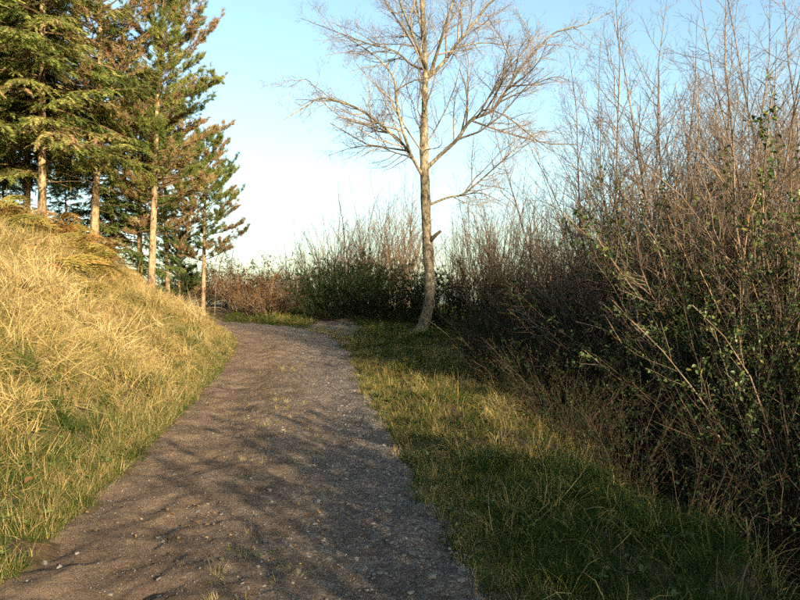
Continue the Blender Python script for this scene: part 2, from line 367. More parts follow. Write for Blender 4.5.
# ------------------------------------------------------------------ instanced stuff
SRC = bpy.data.collections.new('source_pieces')
def source(prefix, meshes):
    c = bpy.data.collections.new(prefix)
    for i, m in enumerate(meshes):
        o = bpy.data.objects.new('%s_%02d' % (prefix, i), m); c.objects.link(o)
    return c
def instance_stuff(name, label, coll, pos, rot, scale, idx, shift=None):
    n = len(pos)
    me = bpy.data.meshes.new(name); me.vertices.add(n); me.vertices.foreach_set('co', np.asarray(pos, np.float32).ravel())
    at = me.attributes.new('rot', 'FLOAT_VECTOR', 'POINT'); at.data.foreach_set('vector', np.asarray(rot, np.float32).ravel())
    at = me.attributes.new('size', 'FLOAT_VECTOR', 'POINT'); sc = np.asarray(scale, np.float32)
    if sc.ndim == 1: sc = np.repeat(sc[:, None], 3, 1)
    at.data.foreach_set('vector', sc.ravel())
    at = me.attributes.new('pick', 'INT', 'POINT'); at.data.foreach_set('value', np.asarray(idx, np.int32))
    at = me.attributes.new('shift', 'FLOAT', 'POINT'); at.data.foreach_set('value', np.asarray(np.zeros(n) if shift is None else shift, np.float32))
    me.update()
    o = obj(name, me); tag(o, label, kind='stuff')
    g = bpy.data.node_groups.new(name + '_nodes', 'GeometryNodeTree')
    g.interface.new_socket('Geometry', in_out='INPUT', socket_type='NodeSocketGeometry')
    g.interface.new_socket('Geometry', in_out='OUTPUT', socket_type='NodeSocketGeometry')
    N = g.nodes; Lk = g.links
    gi = N.new('NodeGroupInput'); go = N.new('NodeGroupOutput')
    ci = N.new('GeometryNodeCollectionInfo'); ci.inputs['Collection'].default_value = coll
    ci.inputs['Separate Children'].default_value = True; ci.inputs['Reset Children'].default_value = True
    ip = N.new('GeometryNodeInstanceOnPoints'); ip.inputs['Pick Instance'].default_value = True
    def na(nm, dt):
        a = N.new('GeometryNodeInputNamedAttribute'); a.data_type = dt; a.inputs['Name'].default_value = nm; return a.outputs['Attribute']
    Lk.new(gi.outputs[0], ip.inputs['Points']); Lk.new(ci.outputs[0], ip.inputs['Instance'])
    Lk.new(na('pick', 'INT'), ip.inputs['Instance Index'])
    er = N.new('FunctionNodeEulerToRotation'); Lk.new(na('rot', 'FLOAT_VECTOR'), er.inputs[0]); Lk.new(er.outputs[0], ip.inputs['Rotation'])
    Lk.new(na('size', 'FLOAT_VECTOR'), ip.inputs['Scale'])
    Lk.new(ip.outputs[0], go.inputs[0])
    md = o.modifiers.new('scatter', 'NODES'); md.node_group = g
    return o

def blades(n, radius, length, width, droop, tint, tvar, seg=4, spread=0.5, wind=(0, 0)):
    """a clump of n curved tapering grass blades"""
    P, T = [], []
    for i in range(n):
        az = U(0, 2 * math.pi); r = radius * math.sqrt(U(0, 1)); L = length * U(0.55, 1.15)
        base = np.array([r * math.cos(az), r * math.sin(az), -0.02])
        az2 = az + U(-1.2, 1.2); lean = U(0.05, spread)
        d = np.array([math.cos(az2) * lean + wind[0], math.sin(az2) * lean + wind[1], 1.0]); d = unit(d)
        pts = [base]; dr = droop * U(0.3, 1.5)
        for s in range(seg):
            pts.append(pts[-1] + d * L / seg)
            d = unit(d + np.array([math.cos(az2) * dr * 0.5, math.sin(az2) * dr * 0.5, -dr * (0.35 + 0.35 * s)]))
        pts = np.array(pts); side = unit(np.array([-math.sin(az2), math.cos(az2), U(-0.3, 0.3)]))
        wv = width * U(0.6, 1.3) * np.linspace(1, 0.12, seg + 1)[:, None] * side
        V = np.concatenate([pts - wv / 2, pts + wv / 2]); k = seg + 1
        Fq = np.array([(j, j + k, j + 1 + k, j + 1) for j in range(seg)])
        P.append((V, Fq)); T.append(np.full(2 * k, tint + U(-tvar, tvar)))
    return P, T
def clump_mesh(name, specs):
    P, T = [], []
    for s in specs:
        p, t = blades(*s[0], **s[1]); P += p; T += t
    return mesh_from(name, P, M['grass'], True, T)
straw = [clump_mesh('straw_clump', [((26, 0.14, 0.46, 0.0070, 0.85, 0.70, 0.2), dict(spread=1.3, seg=5)), ((10, 0.12, 0.25, 0.007, 0.6, 0.36, 0.12), dict(spread=0.9))]) for _ in range(5)]
straw += [clump_mesh('tall_straw_clump', [((16, 0.10, 0.66, 0.006, 0.45, 0.80, 0.15), dict(spread=0.9, seg=5)), ((8, 0.1, 0.3, 0.007, 0.6, 0.5, 0.1), dict(spread=0.9))]) for _ in range(3)]
green = [clump_mesh('green_clump', [((34, 0.11, 0.17, 0.0065, 0.5, 0.24, 0.12), dict(spread=0.9)), ((3, 0.1, 0.22, 0.006, 0.4, 0.7, 0.12), dict(spread=0.7))]) for _ in range(5)]
mixed = [clump_mesh('mixed_clump', [((20, 0.12, 0.24, 0.0065, 0.6, 0.28, 0.12), dict(spread=0.9)), ((12, 0.12, 0.34, 0.006, 0.5, 0.72, 0.15), dict(spread=0.9))]) for _ in range(4)]
def patch(name, meshes):
    """four small clumps side by side"""
    P, T = [], []
    for q in range(4):
        m_ = meshes[int(rng.integers(len(meshes)))]; n_ = len(m_.vertices); co = np.empty(n_ * 3, np.float32); m_.vertices.foreach_get('co', co); co = co.reshape(-1, 3)
        tt = np.empty(n_, np.float32); m_.attributes['tint'].data.foreach_get('value', tt)
        f_ = np.empty(len(m_.loops), np.int32); m_.loops.foreach_get('vertex_index', f_); f_ = f_.reshape(-1, 4)
        a_ = U(0, 6.28); R_ = np.array([[math.cos(a_), -math.sin(a_), 0], [math.sin(a_), math.cos(a_), 0], [0, 0, 1]]) * U(0.75, 1.2)
        b_ = q * 1.571 + U(-0.5, 0.5); off = np.array([math.cos(b_), math.sin(b_), 0]) * U(0.08, 0.24)
        P.append((co @ R_.T + off, f_)); T.append(np.clip(tt + U(-0.08, 0.08), 0, 1))
    return mesh_from(name, P, M['grass'], True, T)
big_patches = [patch('straw_patch', straw[:5]) for _ in range(5)] + [patch('tall_straw_patch', straw) for _ in range(3)] + [patch('green_patch', green) for _ in range(5)] + [patch('mixed_patch', mixed) for _ in range(4)]
GR = source('grass_clump', straw + green + mixed + big_patches)     # 0-7 straw, 8-12 green, 13-16 mixed; +17 the same as patches
def coarsen(d, pick):
    far = d > 0.55
    keep = (~far) | (rng.random(len(d)) < 0.25)
    return keep, np.where(far, pick + 17, pick)

def sample(n, x0, x1, y0, y1):
    return rng.uniform(x0, x1, n), rng.uniform(y0, y1, n)
def put_grass(name, label, x, y, pick, size, shift, tilt=0.25):
    z = gzs(x, y); n = len(x)
    rot = np.column_stack([rng.normal(0, tilt, n), rng.normal(0, tilt, n), rng.uniform(0, 6.283, n)])
    return instance_stuff(name, label, GR, np.column_stack([x, y, z - 0.01]), rot, size, pick, shift)
# left bank
x, y = sample(46000, -13, -1.6, 2.0, 27)
lat, zr, s = road_coords(x, y); d = -lat - HW
keep = (d > -0.16) & (d < 8) & (x > -0.72 * y - 1.0)
x, y, d = x[keep], y[keep], d[keep]
nz = fbm(x * 0.8 + 3, y * 0.8, 3)
w_straw = sstep(0.0, 1.0, d - np.interp(y, [5, 9], [0.75, 0.15]) + (nz - 0.5) * 1.4)
u = rng.random(len(x)); nz2 = fbm(x * 0.55 + 60, y * 0.55 + 9, 2)
straw_pick = np.where(rng.random(len(x)) < 0.72, rng.integers(0, 5, len(x)), rng.integers(5, 8, len(x)))
pick = np.where(u < w_straw * np.interp(nz2, [0.48, 0.68], [0.97, 0.5]), straw_pick, np.where(rng.random(len(x)) < 0.6, rng.integers(8, 13, len(x)), rng.integers(13, 17, len(x))))
size = rng.uniform(0.6, 1.25, len(x)) * np.interp(y, [4, 8], [0.72, 1.0]) * np.interp(d, [0, 0.5, 2], [0.55, 0.85, 1.0]) * np.interp(fbm(x * 1.9, y * 1.9 + 70, 2), [0.3, 0.7], [0.65, 1.25])
kf, pick = coarsen(d, pick)
thin = kf & (rng.random(len(x)) < np.interp(d, [-0.16, 0.0, 0.2], [0.15, 0.6, 1.0]))
put_grass('bank_grass', 'long straw coloured grass covering the sunlit bank left of the track', x[thin], y[thin], pick[thin], size[thin], (rng.normal(0, 0.05, len(x)) + (fbm(x * 1.3 + 8, y * 1.3, 2) - 0.45) * 0.35)[thin], 0.5)
# right verge
x, y = sample(36000, -6.5, 6.5, 1.5, 31)
lat, zr, s = road_coords(x, y); d = lat - HW
ex = x - verge_x(y)
pk = rng.random(len(x))
dens = np.interp(ex, [-9, 0.2, 0.9, 3.5], [1, 1, 0.6, 0.08]) * np.interp(d, [-0.25, 0.1, 0.5], [0.10, 0.55, 1.0])
keep = (d > -0.25) & (pk < dens) & (x < 0.72 * y + 1.2) & (spur_dist(x, y) > rng.uniform(0.7, 1.3, len(x)))
x, y, d, ex = x[keep], y[keep], d[keep], ex[keep]
nz = fbm(x * 1.1 + 20, y * 1.1, 3)
edge = np.exp(-((ex + 0.15) / 0.5) ** 2)                      # long dry grass on the lip
pst = np.clip(edge * 0.75 + (nz - 0.52) * 2.2, 0.03, 0.9) * np.interp(y, [3.5, 5.5, 6.5, 13, 16, 18], [0.03, 0.15, 1.1, 0.9, 0.35, 0.1])  # straw share carries light in colour: high in sun strip, low in shade
u = rng.random(len(x))
pick = np.where(u < pst, rng.integers(0, 8, len(x)), np.where(rng.random(len(x)) < np.interp(y, [5.2, 6.5, 13, 17], [1.0, 0.55, 0.6, 0.9]), rng.integers(8, 13, len(x)), rng.integers(13, 17, len(x))))  # near shade put into the mix: green clumps instead of mixed ones
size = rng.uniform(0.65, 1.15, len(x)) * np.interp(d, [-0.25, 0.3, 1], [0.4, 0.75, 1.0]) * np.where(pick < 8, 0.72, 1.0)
kf, pick = coarsen(d, pick)
put_grass('verge_grass', 'green and straw grass on the verge right of the track', x[kf], y[kf], pick[kf], size[kf], rng.normal(-0.07, 0.06, kf.sum()))  # tint shifted darker to stand in for shade on the verge
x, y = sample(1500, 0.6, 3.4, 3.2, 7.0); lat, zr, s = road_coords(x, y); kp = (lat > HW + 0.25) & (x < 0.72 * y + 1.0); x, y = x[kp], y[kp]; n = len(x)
put_grass('near_verge_grass', 'green grass darkened for shade on the near end of the right verge', x, y, np.where(rng.random(n) < 0.05, rng.integers(0, 8, n), rng.integers(8, 13, n)), rng.uniform(0.5, 1.1, n), rng.normal(-0.10, 0.07, n), 0.4)  # tint lowered so this strip looks more deeply shaded
# thin grass and moss in the middle of the track
lt = rng.normal(0.02, 0.16, 190) * HW; st = rng.uniform(17.5, 32, 190)
kp = fbm(st * 0.9, lt * 0.9 + 3, 2) > 0.50
x, y, z = track_point(lt[kp], st[kp]); n = len(x)
instance_stuff('track_grass', 'sparse short grass along the middle of the track', GR, np.column_stack([x, y, z]), np.column_stack([rng.normal(0, .3, n), rng.normal(0, .3, n), rng.uniform(0, 6, n)]), rng.uniform(0.2, 0.42, n), rng.integers(8, 17, n), rng.uniform(0.05, 0.3, n))

lt = np.concatenate([-HW + rng.normal(-0.12, 0.16, 5200), HW + rng.normal(0.22, 0.20, 3200)]); st = 17.0 + 20 * rng.random(len(lt)) ** 1.4
kp = (np.abs(lt) > HW * 0.93) & (fbm(st * 1.5 + 3, lt * 1.2, 2) > 0.30)
x, y, z = track_point(lt[kp], st[kp]); z = np.maximum(z, gzs(x, y)); n = len(x)
instance_stuff('edge_grass', 'short ragged grass along both edges of the track', GR, np.column_stack([x, y, z - 0.01]), np.column_stack([rng.normal(0, .3, n), rng.normal(0, .3, n), rng.uniform(0, 6, n)]), rng.uniform(0.25, 0.6, n), rng.integers(8, 17, n), rng.normal(0.0, 0.08, n))

# gravel
def stone_mesh(seed):
    r = np.random.default_rng(seed)
    bmv = r.normal(size=(13, 3)); bmv = bmv / np.linalg.norm(bmv, axis=1, keepdims=True) * r.uniform(0.7, 1.15, (13, 1)) * np.array([1.0, r.uniform(0.6, 0.95), r.uniform(0.45, 0.75)])
    import bmesh
    bm = bmesh.new(); [bm.verts.new(v) for v in bmv]; bmesh.ops.convex_hull(bm, input=bm.verts)
    me = bpy.data.meshes.new('stone'); bm.to_mesh(me); bm.free(); me.materials.append(M['stone']); return me
m, nt, b = nmat('gravel_stone')
oi = nt.nodes.new('ShaderNodeObjectInfo')
c = ramp(nt, oi.outputs['Random'], [(0.0, (0.05, 0.045, 0.041)), (0.45, (0.11, 0.095, 0.082)), (0.8, (0.17, 0.152, 0.135)), (0.96, (0.20, 0.185, 0.17)), (1.0, (0.16, 0.11, 0.07))])
n3 = noise(nt, 3, 4, 0.7); c = mixc(nt, 0.5, c, ramp(nt, n3, [(0.3, (0.45, 0.42, 0.40)), (0.7, (1, 1, 1))]), 'MULTIPLY')
nt.links.new(c, b.inputs['Base Color']); b.inputs['Roughness'].default_value = 0.75; M['stone'] = m
stones = [stone_mesh(i) for i in range(7)]
ST = source('gravel_piece', stones)
N = 30000
lt = rng.uniform(-1.05, 1.06, N); st = 17.6 + 19 * rng.random(N) ** 1.5
clus = fbm(lt * 2.2 + 3, st * 0.8, 3)
pr = np.interp(lt, [-1.05, -0.2, 0.2, 0.6, 1.0, 1.12], [0.05, 0.12, 0.35, 0.75, 0.9, 0.5]) * sstep(0.30, 0.68, clus + np.interp(lt, [-1, 0.2, 0.9], [-0.05, 0.05, 0.2]))
kp = rng.random(N) < pr; lt, st = lt[kp] * HW, st[kp]
x, y, z = track_point(lt, st)
z = np.maximum(z, np.where(lt > HW * 0.93, gzs(x, y), -9)); n = len(x)
size = np.clip(rng.lognormal(-4.95, 0.62, n), 0.003, 0.034)
instance_stuff('gravel', 'loose grey gravel spread over the right half of the track', ST, np.column_stack([x, y, z - size * 0.05]), rng.uniform(0, 6.28, (n, 3)) * np.array([0.08, 0.08, 1]), size, rng.integers(0, 7, n))
N = 16000
lt = rng.uniform(-0.98, 1.0, N) * HW; st = 17.6 + 8 * rng.random(N) ** 1.6
kp = fbm(lt * 3 + 9, st * 2.1, 3) > 0.42; x, y, z = track_point(lt[kp], st[kp]); n = len(x); size = np.clip(rng.lognormal(-5.7, 0.4, n), 0.002, 0.009)
instance_stuff('grit', 'fine grit and crumbs of earth on the track', ST, np.column_stack([x, y, z + size * 0.2]), rng.uniform(0, 6.28, (n, 3)), size, rng.integers(0, 7, n))
# larger single stones of the track
for i in range(70):
    lt = U(-0.1, 1.0) * HW if i > 7 else U(-0.8, 0) * HW
    st = 17.8 + 8.5 * U(0, 1) ** 1.4
    x, y, z = (float(q) for q in track_point(np.array(lt), np.array(st)))
    sz = U(0.016, 0.032)
    o = obj('stone', stones[i % 7], track); o.location = (x, y, z + sz * 0.15); o.scale = (sz, sz, sz * U(0.8, 1)); o.rotation_euler = (U(-.15, .15), U(-.15, .15), U(0, 6.28))

# low broad leaved weeds
def rosette():
    P, T = [], []
    for i in range(8):
        tv, tf = leaf_shape(U(0.1, 0.4), U(0.4, 0.6)); a_ = i * 0.79 + U(-.3, .3); el = U(0.2, 0.8); R_ = np.array(Euler((U(-.3, .3), -el, a_)).to_matrix())
        P.append(((tv * U(0.06, 0.11)) @ R_.T, tf)); T.append(np.full(6, U(0.2, 0.75)))
    return mesh_from('weed', P, M['leaf'], True, T)
# fallen leaves
def leaf_shape(fold=0.25, w=0.62):
    V = np.array([(0, 0, 0), (0.32, w * 0.5, fold * 0.5), (0.72, w * 0.36, fold * 0.36), (1, 0, -0.05), (0.72, -w * 0.36, fold * 0.36), (0.32, -w * 0.5, fold * 0.5)])
    return V, np.array([(0, 2, 1), (0, 3, 2), (0, 4, 3), (0, 5, 4)])
LV, LF = leaf_shape()
lm = [mesh_from('leaf', [(leaf_shape(U(0.1, 0.7), U(0.5, 0.9)))], M['leaf_dead'], True, [np.full(6, t)]) for t in (0.1, 0.4, 0.7, 0.95)]
LS = source('leaf_piece', lm)
N = 3000; lt = np.concatenate([rng.normal(0, 0.35, N // 4), rng.uniform(-1.3, 2.3, N - N // 4)]) * HW; st = rng.uniform(17.4, 34, N)
kp = (fbm(st * 1.1, lt * 1.3, 2) > 0.46); x, y, z = track_point(lt[kp], st[kp]); n = len(x)
z = np.where(np.abs(lt[kp]) > HW * 0.93, gzs(x, y) + 0.03, z)
instance_stuff('fallen_leaves', 'small brown fallen leaves scattered along the track', LS, np.column_stack([x, y, z + 0.008]), np.column_stack([rng.normal(0, .35, n), rng.normal(0, .35, n), rng.uniform(0, 6.28, n)]), rng.uniform(0.012, 0.032, n), rng.integers(0, 4, n))

# ------------------------------------------------------------------ bare branch growth
def side_twigs(T, pts, r, level, maxlevel, step, lenf, ang, up=0.15, start=0.2, tint=0.0, minlen=0.12, rmin=0.0016, sides=3, curl=0.25):
    """alternate side shoots along a polyline, recursively"""
    seg = np.linalg.norm(np.diff(pts, axis=0), axis=1); cum = np.concatenate([[0], np.cumsum(seg)]); L = cum[-1]
    t = start * L + U(0, step)
    while t < L * 0.985:
        i = min(int(np.searchsorted(cum, t)) - 1, len(pts) - 2); i = max(i, 0); f = (t - cum[i]) / (seg[i] + 1e-9)
        p = pts[i] + (pts[i + 1] - pts[i]) * f; d = unit(pts[i + 1] - pts[i]); pr = r[i] + (r[i + 1] - r[i]) * f
        perp = unit(np.cross(d, rvec())); a = ang * U(0.65, 1.3)
        d2 = unit(d * math.cos(a) + perp * math.sin(a))
        l2 = (lenf * (L - t) ** 0.75 * L ** 0.25 + minlen) * U(0.5, 1.2)
        r0 = max(min(pr * 0.62, l2 * 0.014), rmin)
        n = 4 if l2 > 0.5 else 3
        q = [p]; dd = d2
        for k in range(n):
            q.append(q[-1] + dd * l2 / n); dd = unit(dd + rvec() * curl * 0.55 + np.array([0, 0, up]))
        q = np.array(q); rr = np.linspace(r0, max(r0 * 0.35, rmin * 0.8), n + 1)
        T[min(level, len(T) - 1)].add(q, rr, sides if level > 0 else 4, tint)
        if level < maxlevel: side_twigs(T, q, rr, level + 1, maxlevel, max(step * 0.62, 0.05), lenf, ang, up, 0.22, tint, minlen * 0.7, rmin, sides, curl)
        t += step * U(0.6, 1.5)

def smooth_poly(P, n=4): return catmull(np.asarray(P, float), n)
def pix(x, y, d): return np.array([(x - 400) / F * d, d, EYE + (300 - y) / F * d])

# ---- the big bare tree
BT = 19.6
bx, by = 0.62, BT; bz = gz(bx, by)
big = thing('bare_tree', 'tall leafless tree with pale lichened trunk at the right edge of the bend', 'tree', (bx, by, bz))
org = np.array([bx, by, bz])
tr = [(414, 349), (419, 336), (427, 314), (430, 290), (428, 250), (426, 215), (425, 180), (424, 140), (425, 100), (425, 60), (423, 20), (421, -30), (424, -90), (422, -160)]
trd = [0, 0, 0.03, 0, 0, 0, 0, 0.05, 0.1, 0.1, 0.0, -0.1, 0, 0.1]
tp = np.array([pix(a, b, BT + q) for (a, b), q in zip(tr, trd)]); tp[0, 2] = bz - 0.15
trr = np.array([0.30, 0.22, 0.175, 0.162, 0.155, 0.148, 0.140, 0.118, 0.095, 0.07, 0.068, 0.052, 0.035, 0.012])
tpts = smooth_poly(np.column_stack([tp, trr]), 4)
T = Tubes(); rr = tpts[:, 3] * (1 + 0.07 * rng.normal(size=len(tpts)) * (np.arange(len(tpts)) < 34))
T.add(tpts[:, :3] - org, rr, 12)
for az, L_ in ((-2.6, 0.75), (-1.7, 0.6), (-0.7, 0.8), (0.6, 0.7), (2.2, 0.7)):                               # root flare
    c0 = pix(417, 338, BT); u_ = np.array([math.cos(az), math.sin(az), 0]); e_ = c0 + u_ * L_; 
    P = smooth_poly([c0 + u_ * 0.08 + np.array([0, 0, 0.18]), c0 + u_ * L_ * 0.45 - np.array([0, 0, 0.10]), np.array([e_[0], e_[1], gz(e_[0], e_[1]) - 0.08])], 4); T.add(P - org, np.linspace(0.16, 0.05, len(P)), 8)
trunk = obj('trunk', T.mesh('trunk', M['bark_grey']), big)
T = Tubes(); P = smooth_poly([pix(427.5, 244, BT), pix(432, 239, BT - 0.12), pix(437, 234, BT - 0.2), pix(441, 231, BT - 0.22)], 2)
T.add(P - org, np.linspace(0.075, 0.035, len(P)), 6); tag(obj('branch_stub', T.mesh('branch_stub', M['bark_dark']), big), 'dark broken branch stub low on the trunk')
def Z4(pts): return [(260 + a * 0.45, b * 0.45) for a, b in pts]
limbs = [
 (Z4([(360, 398), (325, 330), (275, 282), (215, 240), (140, 218), (100, 238), (50, 268)]), -0.8, 0.075),
 (Z4([(358, 392), (335, 352), (300, 340), (255, 325), (200, 330), (150, 347)]), 0.9, 0.042),
 (Z4([(330, 350), (316, 290), (303, 230), (298, 180), (270, 140), (230, 108), (170, 70)]), -1.3, 0.06),
 (Z4([(366, 160), (335, 140), (300, 112), (240, 95), (170, 70), (90, 40)]), 0.8, 0.055),
 (Z4([(372, 385), (400, 345), (438, 310), (468, 268), (515, 246), (545, 205), (580, 150), (620, 105), (660, 70), (720, 55), (785, 25)]), -0.7, 0.085),
 (Z4([(468, 268), (500, 252), (545, 268), (590, 300), (640, 335), (680, 350)]), -1.0, 0.035),
 (Z4([(380, 452), (415, 440), (450, 432), (485, 405), (530, 365), (575, 325), (625, 292), (690, 300)]), 0.7, 0.055),
 (Z4([(450, 432), (490, 425), (525, 440), (558, 462)]), -0.5, 0.028),
 (Z4([(384, 182), (405, 140), (440, 92), (475, 50), (515, 0), (560, -50), (620, -90)]), 0.6, 0.085),
 (Z4([(372, 165), (355, 110), (330, 50), (308, -5), (280, -60)]), -0.6, 0.068),
 (Z4([(378, 170), (395, 110), (412, 55), (432, -10), (445, -80)]), -0.3, 0.078),
 (Z4([(368, 120), (358, 60), (345, -5), (330, -80)]), 0.7, 0.055),
 (Z4([(372, 300), (350, 270), (340, 230), (325, 190), (330, 150)]), 1.2, 0.03),
 (Z4([(368, 150), (340, 95), (290, 20), (270, -10), (220, -60)]), 1.1, 0.05),
 (Z4([(440, 92), (500, 85), (560, 95), (620, 80)]), 1.3, 0.035),
 (Z4([(545, 205), (600, 200), (650, 180), (700, 185)]), -1.2, 0.032),
 (Z4([(140, 218), (110, 195), (70, 205), (20, 180)]), -0.9, 0.018),
 (Z4([(372, 340), (400, 325), (405, 300)]), -1.4, 0.022),
]
carriers = [tpts[:, :3]]
for i, (pp, dep, r0) in enumerate(limbs):
    n = len(pp); P = np.array([pix(a, b, BT + dep * (k / (n - 1)) ** 0.8 * 1.7) for k, (a, b) in enumerate(pp)])
    allc = np.concatenate(carriers); j_ = np.linalg.norm((allc - P[0]) * np.array([1, 0.25, 1]), axis=1).argmin()
    sh = allc[j_] - P[0]; w_ = np.linspace(1, 0, n)[:, None] ** 0.7; P = P + sh * w_ * np.array([0, 1, 0]); P[0] = allc[j_]
    P = smooth_poly(P, 4); m_ = len(P); carriers.append(P[:-6])
    rr = r0 * 0.70 * np.linspace(1, 0.14, m_) ** 0.9
    T = [Tubes()]; T[0].add(P - org, rr, 7)
    lb = obj('limb', T[0].mesh('limb', M['bark_grey']), big)
    T2 = [Tubes()]
    side_twigs(T2, P - org, rr, 0, 2, 0.165, 0.43, 0.78, 0.05, 0.16, minlen=0.28, rmin=0.0025, curl=0.55)
    obj('twigs', T2[0].mesh('twigs', M['twig_grey']), lb)
# twigs straight from the trunk and its leader
T2 = [Tubes()]
side_twigs(T2, tpts[22:, :3] - org, tpts[22:, 3] * 0.35, 0, 2, 0.24, 0.30, 0.8, 0.08, 0.12, minlen=0.4, rmin=0.0026, curl=0.5)
obj('twigs', T2[0].mesh('twigs', M['twig_grey']), big)

# ------------------------------------------------------------------ conifers
def tuft_template(n=16, spread=(0.35, 1.15), width=0.10):
    V, Fc = [], []
    for i in range(n):
        az = i * 2.4 + U(-0.4, 0.4); a = U(*spread); d = np.array([math.cos(a), math.sin(a) * math.cos(az), math.sin(a) * math.sin(az)])
        sd = unit(np.cross(d, rvec())) * width / 2; b0 = np.array([U(-0.5, 0.3), 0, 0]); L = U(0.75, 1.1)
        k = len(V); V += [b0 - sd, b0 + sd, b0 + d * L]; Fc.append((k, k + 1, k + 2))
    return np.array(V), np.array(Fc)
def spray_template(n=8):
    V, Fc = [], []
    for i in range(n):
        t = i / n
        for sgn in (-1, 1):
            a = U(0.6, 1.0); L = 0.30 * (1 - 0.55 * t) * U(0.8, 1.2)
            d = np.array([math.cos(a), sgn * math.sin(a), U(-0.15, 0.3)]) * L; b0 = np.array([t, 0, 0]); w = np.array([0.055, 0, U(-.02, .02)])
            k = len(V); V += [b0 - w, b0 + w, b0 + d]; Fc.append((k, k + 1, k + 2))
    k = len(V); V += [np.array([0.85, -0.03, 0]), np.array([0.85, 0.03, 0]), np.array([1.15, 0, 0])]; Fc.append((k, k + 1, k + 2))
    return np.array(V), np.array(Fc)
PT = [tuft_template() for _ in range(3)]; SP = [spray_template() for _ in range(3)]

